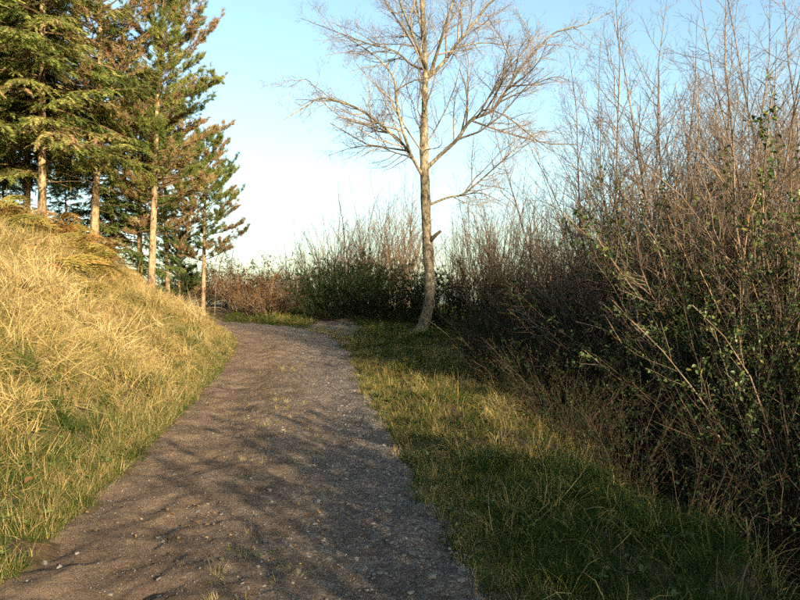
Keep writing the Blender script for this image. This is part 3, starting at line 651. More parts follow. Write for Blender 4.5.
def conifer(kind, H, base, spread, r0, lean=(0, 0), dead=0.2, dens=1.0, one_side=None, top_profile=1.0, sprig=1.0, tint0=0.42):
    """meshes of one conifer: trunk, boughs, foliage, dead foliage"""
    n = 12; tz = np.linspace(-0.2, H, n)
    bend = np.column_stack([lean[0] * np.clip(tz / H, 0, 1) ** 1.3 + 0.08 * np.sin(tz * 0.5 + U(0, 6)) * tz / H, lean[1] * (tz / H) + 0.08 * np.sin(tz * 0.6 + U(0, 6)) * tz / H, tz])
    rr = r0 * (1 - 0.88 * np.clip(tz / H, 0, 1) ** 1.1); rr[0] *= 1.25
    P8 = smooth_poly(np.column_stack([bend, rr]), 3)
    T = Tubes(); T.add(P8[:, :3], P8[:, 3], 9)
    trunk = T.mesh('trunk', M['bark_pine'])
    B = Tubes(); pos, ax, tint, sc, dpos, dax, dtint, dsc = [], [], [], [], [], [], [], []
    def at(z): return np.array([np.interp(z, tz, bend[:, 0]), np.interp(z, tz, bend[:, 1]), z])
    # bare dead snags on the lower trunk
    z = base * 0.5
    while z < base:
        az = U(0, 6.28); L = spread * U(0.15, 0.55); d = unit([math.cos(az), math.sin(az), U(-0.25, 0.1)])
        q = [at(z)]
        for k in range(3): q.append(q[-1] + d * L / 3); d = unit(d + rvec() * 0.2 + np.array([0, 0, -0.05]))
        B.add(q, np.linspace(0.014, 0.004, 4), 4)
        z += U(0.08, 0.2)
    z = base
    while z < H - 0.25:
        t = (z - base) / (H - base)
        if kind == 'pine': prof = (math.sin(math.pi * min(1, 0.22 + t * 0.80)) ** 0.75) * (1 - 0.35 * t) * top_profile + 0.12
        else: prof = (1 - t) ** 0.75 * 1.0 + 0.10
        nb = 4 if kind == 'pine' else 5
        az0 = U(0, 6.28)
        for b_ in range(nb):
            az = az0 + b_ * 6.283 / nb + U(-0.4, 0.4)
            L = spread * prof * U(0.65, 1.15)
            if one_side is not None: L *= 0.75 + 0.35 * math.cos(az - one_side)
            el = (0.12 + 0.75 * t + U(-0.15, 0.15)) if kind == 'pine' else (-0.12 + 0.55 * t + U(-0.12, 0.12))
            d = unit([math.cos(az) * math.cos(el), math.sin(az) * math.cos(el), math.sin(el)])
            q = [at(z + U(-0.12, 0.12))]; nseg = 5
            for k in range(nseg):
                q.append(q[-1] + d * L / nseg)
                d = unit(d + rvec() * 0.10 + np.array([0, 0, 0.09 if kind == 'pine' else (-0.06 if k < 3 else 0.10)]))
            q = np.array(q); rb = np.linspace(0.010 + 0.012 * L, 0.004, nseg + 1); B.add(q, rb * 0.75, 4)
            isdead = U(0, 1) < dead * (1.6 - 1.5 * t)
            nsub = int((9 if kind == 'pine' else 11) * L * dens) + 3
            bt = tint0 + U(-0.14, 0.14)
            for j in range(nsub):
                f = (U(0.30, 1.0) if kind == 'pine' else U(0.10, 1.0)); x_ = f * nseg; i = min(int(x_), nseg - 1)
                p = q[i] + (q[i + 1] - q[i]) * (x_ - i); dd = unit(q[i + 1] - q[i])
                sidev = unit(np.cross(dd, [0, 0, 1])) * (1 if j % 2 else -1)
                L2 = (0.30 + 0.36 * L * (1 - f * 0.75)) * U(0.5, 1.1) * (1.0 if kind == 'pine' else 0.8)
                d2 = unit(dd * U(0.5, 1.0) + sidev * U(0.5, 1.1) + np.array([0, 0, U(-0.1, 0.5) if kind == 'pine' else U(-0.45, 0.1)]))
                e2 = p + d2 * L2 * 0.6; d3 = unit(d2 + np.array([0, 0, 0.35 if kind == 'pine' else -0.25])); e3 = e2 + d3 * L2 * 0.4
                B.add([p, e2, e3], [0.006, 0.004, 0.0025], 3)
                if kind == 'pine':
                    nt_ = 4 + int(L2 * 7)
                    for k in range(nt_):
                        g = U(0.30, 1.02); c0 = p + (e2 - p) * g / 0.6 if g < 0.6 else e2 + (e3 - e2) * (g - 0.6) / 0.4
                        a_ = unit(d3 + rvec() * 0.65 + np.array([0, 0, 0.25]))
                        dl = isdead and U(0, 1) < 0.85
                        (dpos if dl else pos).append(c0 + rvec() * 0.03); (dax if dl else ax).append(a_)
                        (dtint if dl else tint).append((U(0.78, 1.0)) if dl else bt + U(-0.15, 0.15)); (dsc if dl else sc).append(U(0.09, 0.14) * sprig)
                else:
                    nt_ = 3 + int(L2 * 6)
                    for k in range(nt_):
                        g = U(0.0, 1.0); c0 = p + (e2 - p) * g / 0.6 if g < 0.6 else e2 + (e3 - e2) * (g - 0.6) / 0.4
                        sv = unit(np.cross(d2, [0, 0, 1])) * (1 if k % 2 else -1)
                        a_ = unit(d3 * U(0.5, 1.1) + sv * U(0.2, 0.9) + np.array([0, 0, U(-0.5, 0.05)]))
                        dl = isdead and U(0, 1) < 0.7
                        (dpos if dl else pos).append(c0); (dax if dl else ax).append(a_)
                        (dtint if dl else tint).append(U(0.72, 0.95) if dl else bt + U(-0.2, 0.2)); (dsc if dl else sc).append(U(0.20, 0.34) * sprig)
        z += U(0.26, 0.42) if kind == 'pine' else U(0.24, 0.38)
    boughs = B.mesh('boughs', M['bough'])
    def fol(nm, pos, ax, tint, sc):
        if len(pos) < 3: return None
        pos, ax, tint, sc = map(np.array, (pos, ax, tint, sc)); pr, tt = [], []
        temps = PT if kind == 'pine' else SP
        for k, (tv, tf) in enumerate(temps):
            sel = np.arange(len(pos)) % len(temps) == k
            p_, t_ = scatter(tv, tf, pos[sel], frames(ax[sel], rng.uniform(-0.7, 0.7, sel.sum())), sc[sel], np.clip(tint[sel], 0, 1)); pr.append(p_); tt.append(t_)
        return mesh_from(nm, pr, M['needle'], False, tt)
    return dict(trunk=trunk, boughs=boughs, foliage=fol('foliage', pos, ax, tint, sc), dead=fol('dead_foliage', dpos, dax, dtint, dsc))
def plant_conifer(name, parts, label, x, y, rz=0, sc=1.0, group='conifers on the bank'):
    t = thing(name, label, 'tree', (x, y, gz(x, y)), rz, group, sc)
    obj('trunk', parts['trunk'], t); obj('boughs', parts['boughs'], t)
    if parts['foliage']: obj('foliage', parts['foliage'], t)
    if parts['dead']: tag(obj('dead_foliage', parts['dead'], t), 'brown dying needles')
    return t
def at_px(xp, d): return (xp - 400) / F * d, d

spr1 = conifer('spruce', 12.5, 2.2, 2.5, 0.105, (0.1, 0), 0.12, 0.85, tint0=0.54)
spr2 = conifer('spruce', 11.0, 0.7, 2.3, 0.11, (0, 0), 0.06, 0.8, tint0=0.40)
pin1 = conifer('pine', 11.5, 3.2, 2.5, 0.125, (0.35, 0), 0.75, 0.62, tint0=0.5)
pin2 = conifer('pine', 11.2, 3.0, 2.25, 0.115, (0.5, 0), 0.34, 1.1, one_side=0.0, tint0=0.52)
pin3 = conifer('pine', 6.6, 2.0, 1.6, 0.085, (0.2, 0), 0.40, 1.1, tint0=0.46)
pin4 = conifer('pine', 3.2, 0.5, 1.0, 0.06, (0, 0), 0.1, 1.2, tint0=0.2)
C = [
 ('spruce_tree', spr1, 'nearest spruce with a straight tan trunk and feathery boughs above the bracken', 42, 17.6, 0.3, 1.0),
 ('spruce_tree', spr1, 'spruce with a shaded tan trunk just left of the nearest spruce', 27, 19.6, 2.2, 0.95),
 ('spruce_tree', spr1, 'spruce at the left picture edge with boughs hanging over the bracken', -22, 18.5, 4.0, 1.0),
 ('pine_tree', pin1, 'pine with browned needles and mottled trunk at the bank crest', 94, 19.8, 0.0, 1.0),
 ('spruce_tree', spr2, 'dark green spruce with low boughs behind the browned pine', 113, 21.6, 0.0, 0.82),
 ('pine_tree', pin2, 'leaning pine at the end of the bank with green tufts against the sky', 151, 20.6, 0.0, 1.0),
 ('pine_tree', pin3, 'slender pine with thin straight trunk left of the leaning pine', 139, 21.6, 1.0, 1.15),
 ('pine_tree', pin3, 'rightmost pine with drooping tufts beyond the bend', 203, 26.6, 0.0, 1.10),
 ('pine_tree', pin4, 'small dark bushy pine low between the trunks', 180, 28.5, 0.0, 1.0),
 ('spruce_tree', spr2, 'dark spruce deep behind the two tan trunks', 4, 26.0, 1.0, 0.7),
 ('spruce_tree', spr2, 'dark spruce behind the bank between the nearest spruce and browned pine', 66, 28.0, 3.0, 0.6),
 ('spruce_tree', spr2, 'dark spruce beyond the left picture edge', -45, 24.0, 5.0, 0.95),
 ('pine_tree', pin1, 'thin dark trunked pine in the second row behind the leaning pine', 168, 27.5, 2.6, 0.80),
]
for nm, parts, lab, xp, d, rz, sc in C:
    x, y = at_px(xp, d); plant_conifer(nm, parts, lab, x, y, rz, sc)

# ------------------------------------------------------------------ saplings, bushes, brambles
def sapling_mesh(n, H, spread, r0, mat_t, step=0.20, lenf=0.30, ang=0.5, levels=1, lean=(0, 0), start=0.22):
    S_, T_ = Tubes(), [Tubes()]
    for i in range(n):
        az = U(0, 6.28); ln = U(0.02, spread); h = H * U(0.6, 1.0); d = unit([math.cos(az) * ln + lean[0], math.sin(az) * ln + lean[1], 1])
        q = [np.array([math.cos(az) * 0.1 * U(0, 1), math.sin(az) * 0.1 * U(0, 1), -0.15])]; ns = 7
        for k in range(ns): q.append(q[-1] + d * h / ns); d = unit(d + rvec() * 0.16 + np.array([0, 0, 0.05]))
        q = np.array(q); rr = r0 * U(0.6, 1.1) * np.linspace(1, 0.10, ns + 1) ** 0.85
        S_.add(q, rr, 5)
        side_twigs(T_, q, rr, 0, levels, step, lenf, ang, 0.12, start, minlen=0.16, rmin=0.0016, curl=0.5)
    return dict(stem=S_.mesh('stems', M['twig_red'] if mat_t == 'twig_red' else M['twig_brown']), twigs=T_[0].mesh('twigs', M[mat_t]))
def top_of(parts):
    z = []
    for m_ in parts.values():
        if m_: co = np.empty(len(m_.vertices) * 3, np.float32); m_.vertices.foreach_get('co', co); z.append(np.percentile(co[2::3], 97))
    return float(max(z))
def plant(name, parts, label, cat, x, y, rz, sc, group, z=None, tilt=(0, 0)):
    t = thing(name, label, cat, (x, y, (gz(x, y) if z is None else z)), rz, group, sc)
    t.rotation_euler = (tilt[0], tilt[1], rz)
    for k, m_ in parts.items():
        if m_: obj({'stem': 'stems'}.get(k, k), m_, t)
    return t
sap = [sapling_mesh(5, 6.6, 0.50, 0.026, 'twig_red', 0.135, 0.30, 0.72, 2) for _ in range(3)]
sap += [sapling_mesh(4, 7.2, 0.38, 0.032, 'twig_red', 0.145, 0.33, 0.75, 2) for _ in range(2)]
sap_small = [sapling_mesh(9, 4.6, 0.42, 0.017, 'twig_brown', 0.13, 0.28, 0.7, 1) for _ in range(3)]
thin = [sapling_mesh(1, 5.5, 0.06, 0.028, 'twig_brown', 0.16, 0.22, 0.7, 1) for _ in range(3)]

def bush(n_stem, H, spread, nleaf, leaf, mat, tint=(0.0, 0.9), stemmat='twig_brown', arch=0.10, low=0.15):
    S_ = Tubes(); pos, ax = [], []
    polys = []
    for i in range(n_stem):
        az = U(0, 6.28); ln = U(0.05, spread); h = H * U(0.5, 1.1); d = unit([math.cos(az) * ln, math.sin(az) * ln, 1])
        q = [np.array([math.cos(az) * 0.25 * U(0, 1), math.sin(az) * 0.25 * U(0, 1), -0.1])]; ns = 6
        for k in range(ns): q.append(q[-1] + d * h / ns); d = unit(d + rvec() * 0.16 + np.array([math.cos(az) * arch, math.sin(az) * arch, -arch * 1.1 * k * 0.5]))
        q = np.array(q); S_.add(q, np.linspace(0.010, 0.003, ns + 1) * U(0.6, 1.3), 4); polys.append(q)
        Tt = [S_]; side_twigs(Tt, q, np.linspace(0.008, 0.003, ns + 1), 0, 0, 0.16, 0.22, 0.7, 0.05, 0.15, minlen=0.2, rmin=0.0016)
    allp = [g[0] for (nn, k), l in S_.g.items() for g in l]
    for i in range(nleaf):
        q = allp[int(rng.integers(len(allp)))]; j = int(rng.integers(len(q) - 1)); p = q[j] + (q[j + 1] - q[j]) * U(0, 1)
        if p[2] < low: continue
        pos.append(p + rvec() * 0.03); ax.append(unit(rvec() + np.array([0, 0, -0.2])))
    pos = np.array(pos); ax = np.array(ax); n = len(pos)
    tv, tf = leaf_shape(0.2, 0.62)
    p_, t_ = scatter(tv, tf, pos, frames(ax, rng.uniform(-1, 1, n)), rng.uniform(0.6, 1.2, n) * leaf, np.clip(rng.beta(2, 3, n) * (tint[1] - tint[0]) + tint[0], 0, 1))
    return dict(stem=S_.mesh('stems', M[stemmat]), leaves=mesh_from('leaves', [p_], M[mat], False, [t_]))
WD = source('weed_piece', [rosette() for _ in range(4)])
x, y = sample(2600, -5, 2.4, 3, 16); lat, zr, s = road_coords(x, y)
kp = (((lat > HW) & (x < verge_x(y) + 0.3)) | ((lat < -HW) & (lat > -HW - 1.3))) & (fbm(x * 1.4, y * 1.4 + 40, 2) > 0.52); x, y = x[kp], y[kp]; n = len(x)
instance_stuff('low_weeds', 'low broad leaved weeds among the grass beside the track', WD, np.column_stack([x, y, gzs(x, y) + 0.04]), np.column_stack([rng.normal(0, .25, n), rng.normal(0, .25, n), rng.uniform(0, 6.28, n)]), rng.uniform(0.3, 0.65, n), rng.integers(0, 4, n))
bramble = [bush(20, 2.7, 0.38, 4200, 0.040, 'leaf', (0.15, 1.0), 'twig_red', 0.05) for _ in range(3)]
ivy = [bush(26, 2.6, 0.55, 7000, 0.055, 'leaf_dark', (0, 1), 'bark_dark', 0.05) for _ in range(3)]
ivy_upright = [bush(34, 2.6, 0.22, 9000, 0.055, 'leaf_dark', (0, 1), 'bark_dark', 0.0) for _ in range(2)]
brown = [bush(26, 2.1, 0.8, 2300, 0.055, 'leaf_dead', (0, 1), 'twig_red', 0.08) for _ in range(2)]
thicket = [bush(46, 2.6, 0.6, 2600, 0.045, 'leaf_dark', (0, 1.0), 'bark_dark', 0.06) for _ in range(3)]  # stems and leaves coloured dark to stand in for hedge-foot shade

# right hedge: tall saplings
k = 0
H_lab = 'leafless reddish sapling clump in the tall hedge right of the verge'
for xp, d, v, sc in [(645, 10.2, 0, 1.12), (612, 11.5, 1, 0.92), (690, 9.4, 3, 1.0), (730, 9.8, 2, 1.1), (775, 8.9, 4, 1.0), (815, 8.4, 0, 1.05), (665, 12.6, 4, 1.15),
                     (705, 12.0, 1, 1.0), (760, 11.4, 0, 1.0), (800, 10.8, 2, 1.05), (590, 13.5, 2, 0.75), (845, 9.6, 3, 1.0), (720, 14.5, 3, 1.1), (780, 13.5, 1, 1.1), (640, 15.0, 3, 0.95),
                     (675, 10.8, 2, 1.1), (740, 8.6, 1, 0.9), (628, 13.2, 4, 1.0), (790, 9.6, 3, 1.1), (810, 12.5, 4, 1.2), (655, 11.4, 1, 1.2), (700, 10.4, 0, 1.15), (715, 13.2, 4, 1.25), (750, 10.6, 3, 1.15), (635, 11.8, 2, 1.05), (770, 12.6, 2, 1.25), (690, 12.8, 0, 1.25), (735, 12.2, 0, 1.25), (800, 11.6, 3, 1.25), (652, 13.6, 1, 1.15)]:
    x, y = at_px(xp, d)
    plant('hedge_sapling', sap[v], H_lab, 'sapling', x, y, k * 1.7, sc, 'tall saplings of the right hedge'); k += 1
for xp, d, v, sc in [(455, 21, 0, 1.05), (478, 20, 1, 1.1), (497, 19, 2, 1.1), (515, 18.5, 0, 1.15), (470, 23, 2, 1.2), (533, 17.5, 1, 1.1), (552, 17, 2, 1.1), (570, 16, 0, 1.1), (500, 22.5, 1, 1.2), (590, 16, 1, 1.1), (540, 21, 0, 1.25), (565, 20, 2, 1.25), (620, 14, 0, 1.1), (440, 23.5, 1, 1.1), (600, 19, 1, 1.3),
                     (487, 21.5, 0, 1.25), (510, 20.5, 2, 1.2), (525, 19, 1, 1.2), (580, 17.5, 2, 1.2), (605, 15.2, 2, 1.1)]:
    x, y = at_px(xp, d)
    plant('brush_sapling', sap_small[v], 'brown many stemmed sapling in the brush right of the bare tree', 'sapling', x, y, k * 1.3, sc, 'brown brush right of the bare tree'); k += 1
for xp, d, v, sc in [(548, 18.5, 0, 0.95), (610, 16.5, 1, 1.0), (525, 23, 2, 1.0), (580, 20, 0, 1.1), (562, 22, 1, 1.1), (500, 24, 0, 0.95)]:
    x, y = at_px(xp, d)
    plant('slender_sapling', thin[v], 'single slender leafless stem rising above the brown brush', 'sapling', x, y, k * 2.1, sc, 'slender stems above the brush'); k += 1
# thickets at the foot: tops about chest high seen from the track
rows = [(yy, float(np.interp(yy, [6, 9, 13, 17], [1.0, 0.85, 0.45, 0.5])), float(np.interp(yy, [6, 8.5, 11, 14], [0.35, 0.55, 1.0, 1.35]))) for yy in np.arange(6.0, 21.5, 1.05)] + [(yy, 2.3, float(np.interp(yy, [6, 9, 12], [0.8, 1.2, 1.8]))) for yy in np.arange(6.6, 22, 1.5)]
for i, (yy, off, top) in enumerate(rows):
    x, y = float(verge_x(yy)) + off + U(-0.2, 0.2), float(yy) + U(-0.2, 0.2)
    plant('dry_thicket', thicket[i % 3], 'tangled thicket darkened for shade at the foot of the hedge', 'bush', x, y, k * 1.9, (top - gz(x, y)) / top_of(thicket[i % 3]) * U(0.9, 1.15), 'dark thickets along the hedge foot'); k += 1
for xp, d, v, sc in [(470, 21, 0, 0.9), (520, 19, 1, 0.9), (560, 17, 2, 0.95), (605, 15, 0, 1.05), (650, 14, 1, 1.1), (575, 15.2, 1, 0.95), (700, 13, 2, 1.2), (760, 12, 0, 1.3), (820, 11, 1, 1.6), (440, 20.8, 2, 0.75), (625, 12.4, 2, 1.05), (730, 11.0, 1, 1.5), (790, 10.2, 2, 1.6), (670, 11.4, 0, 1.3), (755, 9.6, 0, 1.3), (700, 10.8, 1, 1.35)]:
    x, y = at_px(xp, d)
    plant('evergreen_bush', ivy[v], 'dark leaved evergreen bush inside the right hedge', 'bush', x, y, k * 1.1, sc, 'dark evergreen bushes inside the hedge'); k += 1
for xp, d, v, sc in [(745, 8.6, 0, 1.25), (785, 8.0, 1, 1.3), (715, 9.4, 2, 1.2), (765, 9.6, 0, 1.6), (690, 10.2, 2, 1.35), (820, 7.8, 2, 1.35), (800, 9.0, 1, 1.7), (725, 10.4, 1, 1.6), (705, 9.8, 1, 1.6), (755, 8.9, 2, 1.6), (780, 8.6, 0, 1.75), (735, 9.4, 2, 1.7), (815, 8.8, 0, 1.9)]:
    x, y = at_px(xp, d)
    plant('bramble', bramble[v], 'green leaved bramble scrambling up the right hedge', 'bramble', x, y, k * 2.3, sc, 'green brambles of the right hedge'); k += 1

# dry leaning canes in the right hedge
for i, (x0, y0, x1, y1, d) in enumerate([(722, 385, 650, 235, 8.8), (668, 350, 612, 300, 9.0), (640, 372, 605, 315, 9.2), (742, 300, 715, 232, 8.4), (772, 345, 742, 245, 8.2), (705, 370, 690, 240, 8.9), (735, 372, 668, 215, 8.6), (760, 385, 700, 270, 8.0),
                                         (700, 350, 715, 270, 8.9), (672, 385, 676, 150, 9.6), (690, 330, 640, 195, 9.4), (745, 250, 770, 130, 8.3), (790, 300, 772, 150, 8.2), (655, 330, 700, 180, 9.6), (775, 385, 778, 240, 8.0), (640, 330, 655, 190, 9.8), (470, 352, 482, 310, 17.0), (478, 352, 492, 318, 17.2)]):
    P0 = pix(x0, y0, d); P1 = pix(x1, y1, d + U(-0.4, 0.6))
    g = np.array([P0[0] + (P0[0] - P1[0]) * 0.15, P0[1] + 0.1, 0]); g[2] = gz(g[0], g[1]) - 0.05
    P = smooth_poly([g, P0, (P0 + P1) / 2 + np.array([0, 0, 0.06 * U(-1, 1)]), P1], 3)
    t = thing('dry_cane', 'bare golden cane leaning through the right hedge' if x0 > 600 else 'pale bare cane beside the foot of the bare tree', 'cane', tuple(g + np.array([0, 0, 0.05])), 0, 'golden canes in the hedge' if x0 > 600 else 'pale canes near the bare tree')
    o_ = np.array(t.location); T_ = Tubes(); rr = np.linspace(0.0085, 0.0035, len(P)); T_.add(P - o_, rr, 5); obj('stem', T_.mesh('stem', M['cane']), t)
    T2 = [Tubes()]; side_twigs(T2, P - o_, rr, 0, 0, 0.3, 0.16, 0.6, 0.1, 0.4, minlen=0.08, rmin=0.0016); 
    for (nn, kk), lst in T2[0].g.items():
        for q_, r_, t_ in lst:
            T3 = Tubes(); T3.add(q_, r_, kk); obj('twig', T3.mesh('twig', M['cane']), t)

# far bushes and trees past the bend
for xp, d, v, sc in [(252, 26.5, 0, 0.85), (268, 26.0, 1, 0.9), (284, 26.8, 0, 0.85), (240, 28.5, 1, 0.95), (300, 29, 1, 0.8), (226, 30, 0, 0.95), (212, 31, 1, 0.9), (194, 31, 0, 1.1), (172, 32, 1, 1.2), (248, 29.5, 0, 1.2), (275, 29.5, 1, 1.2), (262, 31.5, 0, 1.3), (292, 31.5, 1, 1.3), (232, 33, 1, 1.4), (205, 34, 0, 1.4), (184, 35, 1, 1.4)]:
    x, y = at_px(xp, d); plant('rusty_bush', brown[v], 'rusty brown bush at the outside of the bend', 'bush', x, y, k * 1.7, sc, 'rusty bushes at the bend'); k += 1
for xp, d, v, sc in [(312, 24.5, 0, 0.75), (330, 24.5, 1, 0.8), (350, 25, 2, 0.8), (370, 24.5, 0, 0.85), (390, 24, 1, 0.85), (408, 23.5, 2, 0.85), (425, 23.8, 0, 0.95), (340, 28, 0, 1.0), (380, 28, 1, 1.05), (360, 27, 2, 0.9), (320, 28.5, 2, 0.85)]:
    x, y = at_px(xp, d); plant('evergreen_bush', ivy[v], 'dark evergreen bush closing the view behind the bend', 'bush', x, y, k * 1.7, sc, 'dark bushes behind the bend'); k += 1
for xp, d, v, sc in [(318, 29, 0, 1.0), (332, 31, 1, 1.15), (347, 30, 2, 1.35), (360, 29, 0, 1.2), (375, 30, 1, 1.25), (395, 28, 2, 1.3), (410, 29, 0, 1.45), (385, 32, 0, 1.5), (340, 33, 2, 1.5), (402, 31, 1, 1.5), (368, 32, 2, 1.4), (300, 31, 1, 0.9), (285, 30, 2, 0.9)]:
    x, y = at_px(xp, d); plant('brush_sapling', sap_small[v], 'greyish leafless sapling clump on the skyline behind the dark bushes', 'sapling', x, y, k * 1.3, sc, 'leafless saplings on the skyline'); k += 1
for xp, d, v, sc in [(347, 31, 0, 1.3), (335, 34, 1, 1.1), (362, 33, 2, 1.15), (388, 31, 0, 1.15), (402, 30, 1, 1.2), (326, 32, 2, 1.0)]:
    x, y = at_px(xp, d); plant('slender_sapling', thin[v], 'slender leafless stem standing over the dark bushes behind the bend', 'sapling', x, y, k * 1.3, sc, 'slender stems behind the bend'); k += 1
for xp, d, v, sc in [(214, 27, 0, 0.85), (222, 29, 1, 0.75), (230, 28, 2, 0.75), (238, 30, 0, 0.7), (247, 29, 1, 0.7), (257, 31, 2, 0.72), (228, 32, 0, 0.9), (264, 30, 0, 0.6), (188, 29.5, 1, 0.8), (160, 30, 2, 0.8)]:
    x, y = at_px(xp, d); plant('slender_sapling', thin[v], 'slender leafless stem at the top of the track beyond the bank', 'sapling', x, y, k * 1.3, sc, 'slender stems at the top of the track'); k += 1

# hedge going on past the viewer to the right, out of the picture
near = [(3.9, 2.2, 1.9), (3.5, 1.3, 1.9), (3.3, 0.5, 1.9), (3.2, -0.4, 1.8), (3.4, -1.4, 1.65), (3.7, -2.6, 1.8), (4.5, 1.4, 2.3), (4.1, 0.2, 2.3), (4.2, -1.0, 1.9),
        (5.6, 6.2, 1.1), (5.3, 5.2, 1.0), (5.4, 4.2, 1.0), (5.8, 3.4, 1.1), (6.0, 6.9, 1.6), (6.5, 7.8, 1.8), (6.2, 5.6, 1.6), (6.8, 6.6, 2.2), (7.5, 7.8, 2.6), (7.3, 5.6, 2.4), (8.4, 7.0, 3.0)]
for i, (x, y, top) in enumerate(near):
    pts = ivy_upright[i % 2]
    plant('evergreen_bush', pts, 'dark evergreen bush of the hedge beside the viewer', 'bush', x, y, k * 1.1, (top - gz(x, y)) / top_of(pts), 'hedge beside the viewer'); k += 1
for x, y, v, sc in [(6.6, 6.2, 0, 1.0), (8.0, 7.2, 1, 1.0), (4.5, -2.0, 2, 0.8), (9.2, 8.6, 4, 1.0)]:
    plant('hedge_sapling', sap[v], 'leafless sapling clump of the hedge beside the viewer', 'sapling', x, y, k * 1.1, sc, 'hedge beside the viewer'); k += 1

# ------------------------------------------------------------------ bracken on the bank
def frond_mesh(L=0.8, n=17, tint=0.5):
    pts = []; p = np.zeros(3); d = unit([0.55, U(-0.1, 0.1), 1.0])
    for i in range(n + 1):
        pts.append(p.copy()); p = p + d * L / n; d = unit(d + np.array([0.05, U(-0.03, 0.03), -0.11]))
    pts = np.array(pts); V, Fc = [], []
    for i in range(4, n + 1):
        t = i / n; w = L * 0.27 * math.sin(math.pi * min(0.97, 0.30 + 0.68 * t)) ** 0.9 * U(0.75, 1.1)
        for sg in (-1, 1):
            ax = unit([0.45 + U(-.1, .1), sg, -0.45 + U(-0.35, 0.3)]); al = unit(pts[i] - pts[i - 1]); ns = 4
            for j in range(ns):                                  # small lobes along each leaflet
                a0 = pts[i] + ax * w * j / ns + np.array([0, 0, -0.03 * (j / ns) ** 2]); ln = L * 0.075 * (1 - j / ns * 0.75)
                for s2 in (-1, 1):
                    kk = len(V); V += [a0, a0 + ax * w * 0.8 / ns, a0 + ax * w * 0.75 / ns + al * s2 * ln]; Fc.append((kk, kk + 1, kk + 2))
    V = np.array(V); tb = Tubes(); tb.add(pts, np.linspace(0.005, 0.0015, n + 1), 3); tp_, tt_ = tb.parts()
    return mesh_from('frond', [(V, np.array(Fc))] + tp_, M['fern'], False, [np.clip(tint + rng.normal(0, 0.1, len(V)), 0, 1), np.full(len(tp_[0][0]), 0.8)])
fr = [frond_mesh(U(0.65, 0.9), 17, t) for t in (0.15, 0.35, 0.6, 0.75, 0.9)]
def bracken(x, y, lean, label, n, sc, rust):
    t = thing('bracken', label, 'fern', (x, y, gz(x, y) - 0.02), 0, 'bracken along the bank crest', sc)
    for i in range(n):
        o = obj('frond', fr[int(np.clip(rng.normal(rust, 1.0), 0, 4))], t); s_ = U(0.75, 1.15); o.scale = (s_, s_, s_)
        o.rotation_euler = (U(-.35, .35), U(-0.2, 0.75), i * 6.28 / n + U(-0.4, 0.4))
    return t
fp = []
for i in range(40):
    xp = U(-10, 88); yy = U(13.0, 18.5); fp.append((*at_px(xp, yy), U(0.6, 3.0)))
for i in range(10):
    xp = U(60, 135); yy = U(17.5, 20.5); fp.append((*at_px(xp, yy), U(1.5, 3.5)))
for x, y, r in fp:
    bracken(x, y, 0, 'rusty dying bracken fern at the crest of the grassy bank', int(rng.integers(6, 9)), U(1.2, 1.8), r)

# ------------------------------------------------------------------ single small things
def tuft(x, y, sc, label, pick='tall', name='grass_tuft', group='dry grass tufts on the verge'):
    P, T = blades(70, 0.16, 0.55, 0.007, 0.28, 0.74, 0.18, 5, 0.55)
    P2, T2 = blades(30, 0.16, 0.28, 0.007, 0.5, 0.38, 0.12, 4, 0.8)
    o = obj(name, mesh_from('grass_tuft', P + P2, M['grass'], True, T + T2)); o.location = (x, y, gz(x, y) - 0.01); o.scale = (sc,) * 3
    return tag(o, label, 'grass', group)
for xp, d, sc in [(432, 14.6, 1.05), (447, 14.9, 1.1), (460, 14.4, 1.0), (410, 14.2, 0.7), (472, 13.6, 0.8)]:
    x, y = at_px(xp, d); tuft(x, y, sc, 'dry golden grass tuft before the dark thicket')
x, y = at_px(512, 5.0); tuft(x, y, 0.55, 'thin straw tuft in the shaded near verge', group=None)
for xp, d, sc in [(640, 5.6, 0.7), (668, 5.3, 0.75), (690, 5.0, 0.65)]:
    x, y = at_px(xp, d); tuft(x, y, sc, 'yellow green grass tuft on the verge lip above the dark hollow', group='tufts on the lip of the verge')
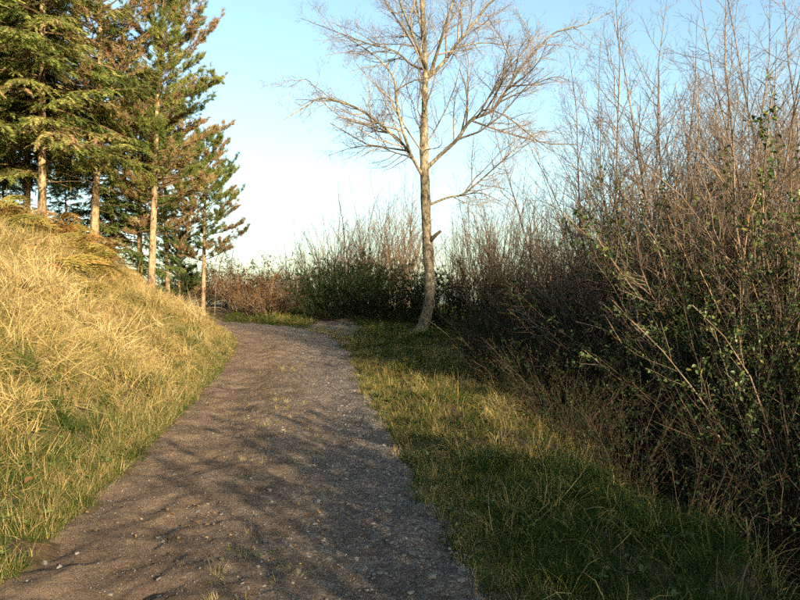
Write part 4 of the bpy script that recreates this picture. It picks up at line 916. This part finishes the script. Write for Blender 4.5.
# dead forked stalk at the near right
x, y = at_px(748, 4.35); z0 = gz(x, y)
t = thing('dead_stalk', 'pale forked dead stalk on the near right edge of the verge', 'stalk', (x, y, z0))
T_ = Tubes(); T_.add([(0.03, 0, -0.03), (-0.005, 0, 0.10), (0.0, 0, 0.2), (-0.01, 0.01, 0.30)], [0.006, 0.0055, 0.007, 0.004], 6); obj('stem', T_.mesh('stem', M['cane']), t)
for q in [[(0, 0, 0.19), (-0.05, 0, 0.25), (-0.10, 0, 0.33), (-0.09, 0.02, 0.38)], [(0, 0, 0.2), (0.02, 0, 0.28), (0.07, 0, 0.33)], [(-0.005, 0, 0.1), (-0.05, 0, 0.05), (-0.1, 0, 0.03)]]:
    T_ = Tubes(); T_.add(q, np.linspace(0.004, 0.0015, len(q)), 5); obj('twig', T_.mesh('twig', M['cane']), t)
# pale fallen stick before the thicket
P = smooth_poly([pix(508, 372, 14.2), pix(530, 366, 14.2), pix(552, 362, 14.3)], 3); P[:, 2] = [gz(a, b) + 0.22 + 0.04 * i for i, (a, b) in enumerate(P[:, :2])]
P[0, 2] = gz(P[0, 0], P[0, 1]) + 0.02
T_ = Tubes(); T_.add(P - P[0], np.linspace(0.018, 0.010, len(P)), 6); o = obj('fallen_stick', T_.mesh('fallen_stick', M['twig_grey'])); o.location = P[0]
tag(o, 'pale fallen stick lying at the foot of the dark thicket', 'stick')
# rust red leaf in the near left grass
x, y = at_px(24, 5.2); V, Fc = leaf_shape(0.5, 0.8)
o = obj('fallen_leaf', mesh_from('fallen_leaf', [(V * 0.075, Fc)], M['leaf_dead'], True, [np.full(6, 0.25)])); o.location = (x, y, gz(x, y) + 0.10); o.rotation_euler = (0.5, -0.5, 0.6)
tag(o, 'rust red fallen leaf lying in the green grass left of the track', 'leaf')

# ------------------------------------------------------------------ look-alikes are told apart by their order in the picture
ORD = ['leftmost', 'second', 'third', 'fourth', 'fifth', 'sixth', 'seventh', 'eighth', 'ninth', 'tenth', 'eleventh', 'twelfth', 'thirteenth', 'fourteenth', 'fifteenth', 'sixteenth', 'seventeenth', 'eighteenth', 'nineteenth', 'twentieth', 'twenty-first', 'twenty-second', 'twenty-third', 'twenty-fourth', 'twenty-fifth', 'twenty-sixth', 'twenty-seventh', 'twenty-eighth', 'twenty-ninth', 'thirtieth']
fam = {}
for o in COL.objects:
    if o.parent is None and 'group' in o and 'label' in o and 'viewer' not in o['label']: fam.setdefault(o['label'], []).append(o)
for lab, lst in fam.items():
    if len(lst) < 2: continue
    lst.sort(key=lambda o: o.location.x / o.location.y); n = len(lst)
    for i, o in enumerate(lst):
        if i < (n + 1) // 2: o['label'] = lab + (', leftmost' if i == 0 else ', %s from left' % ORD[i])
        else:
            j = n - 1 - i; o['label'] = lab + (', rightmost' if j == 0 else ', %s from right' % ORD[j])
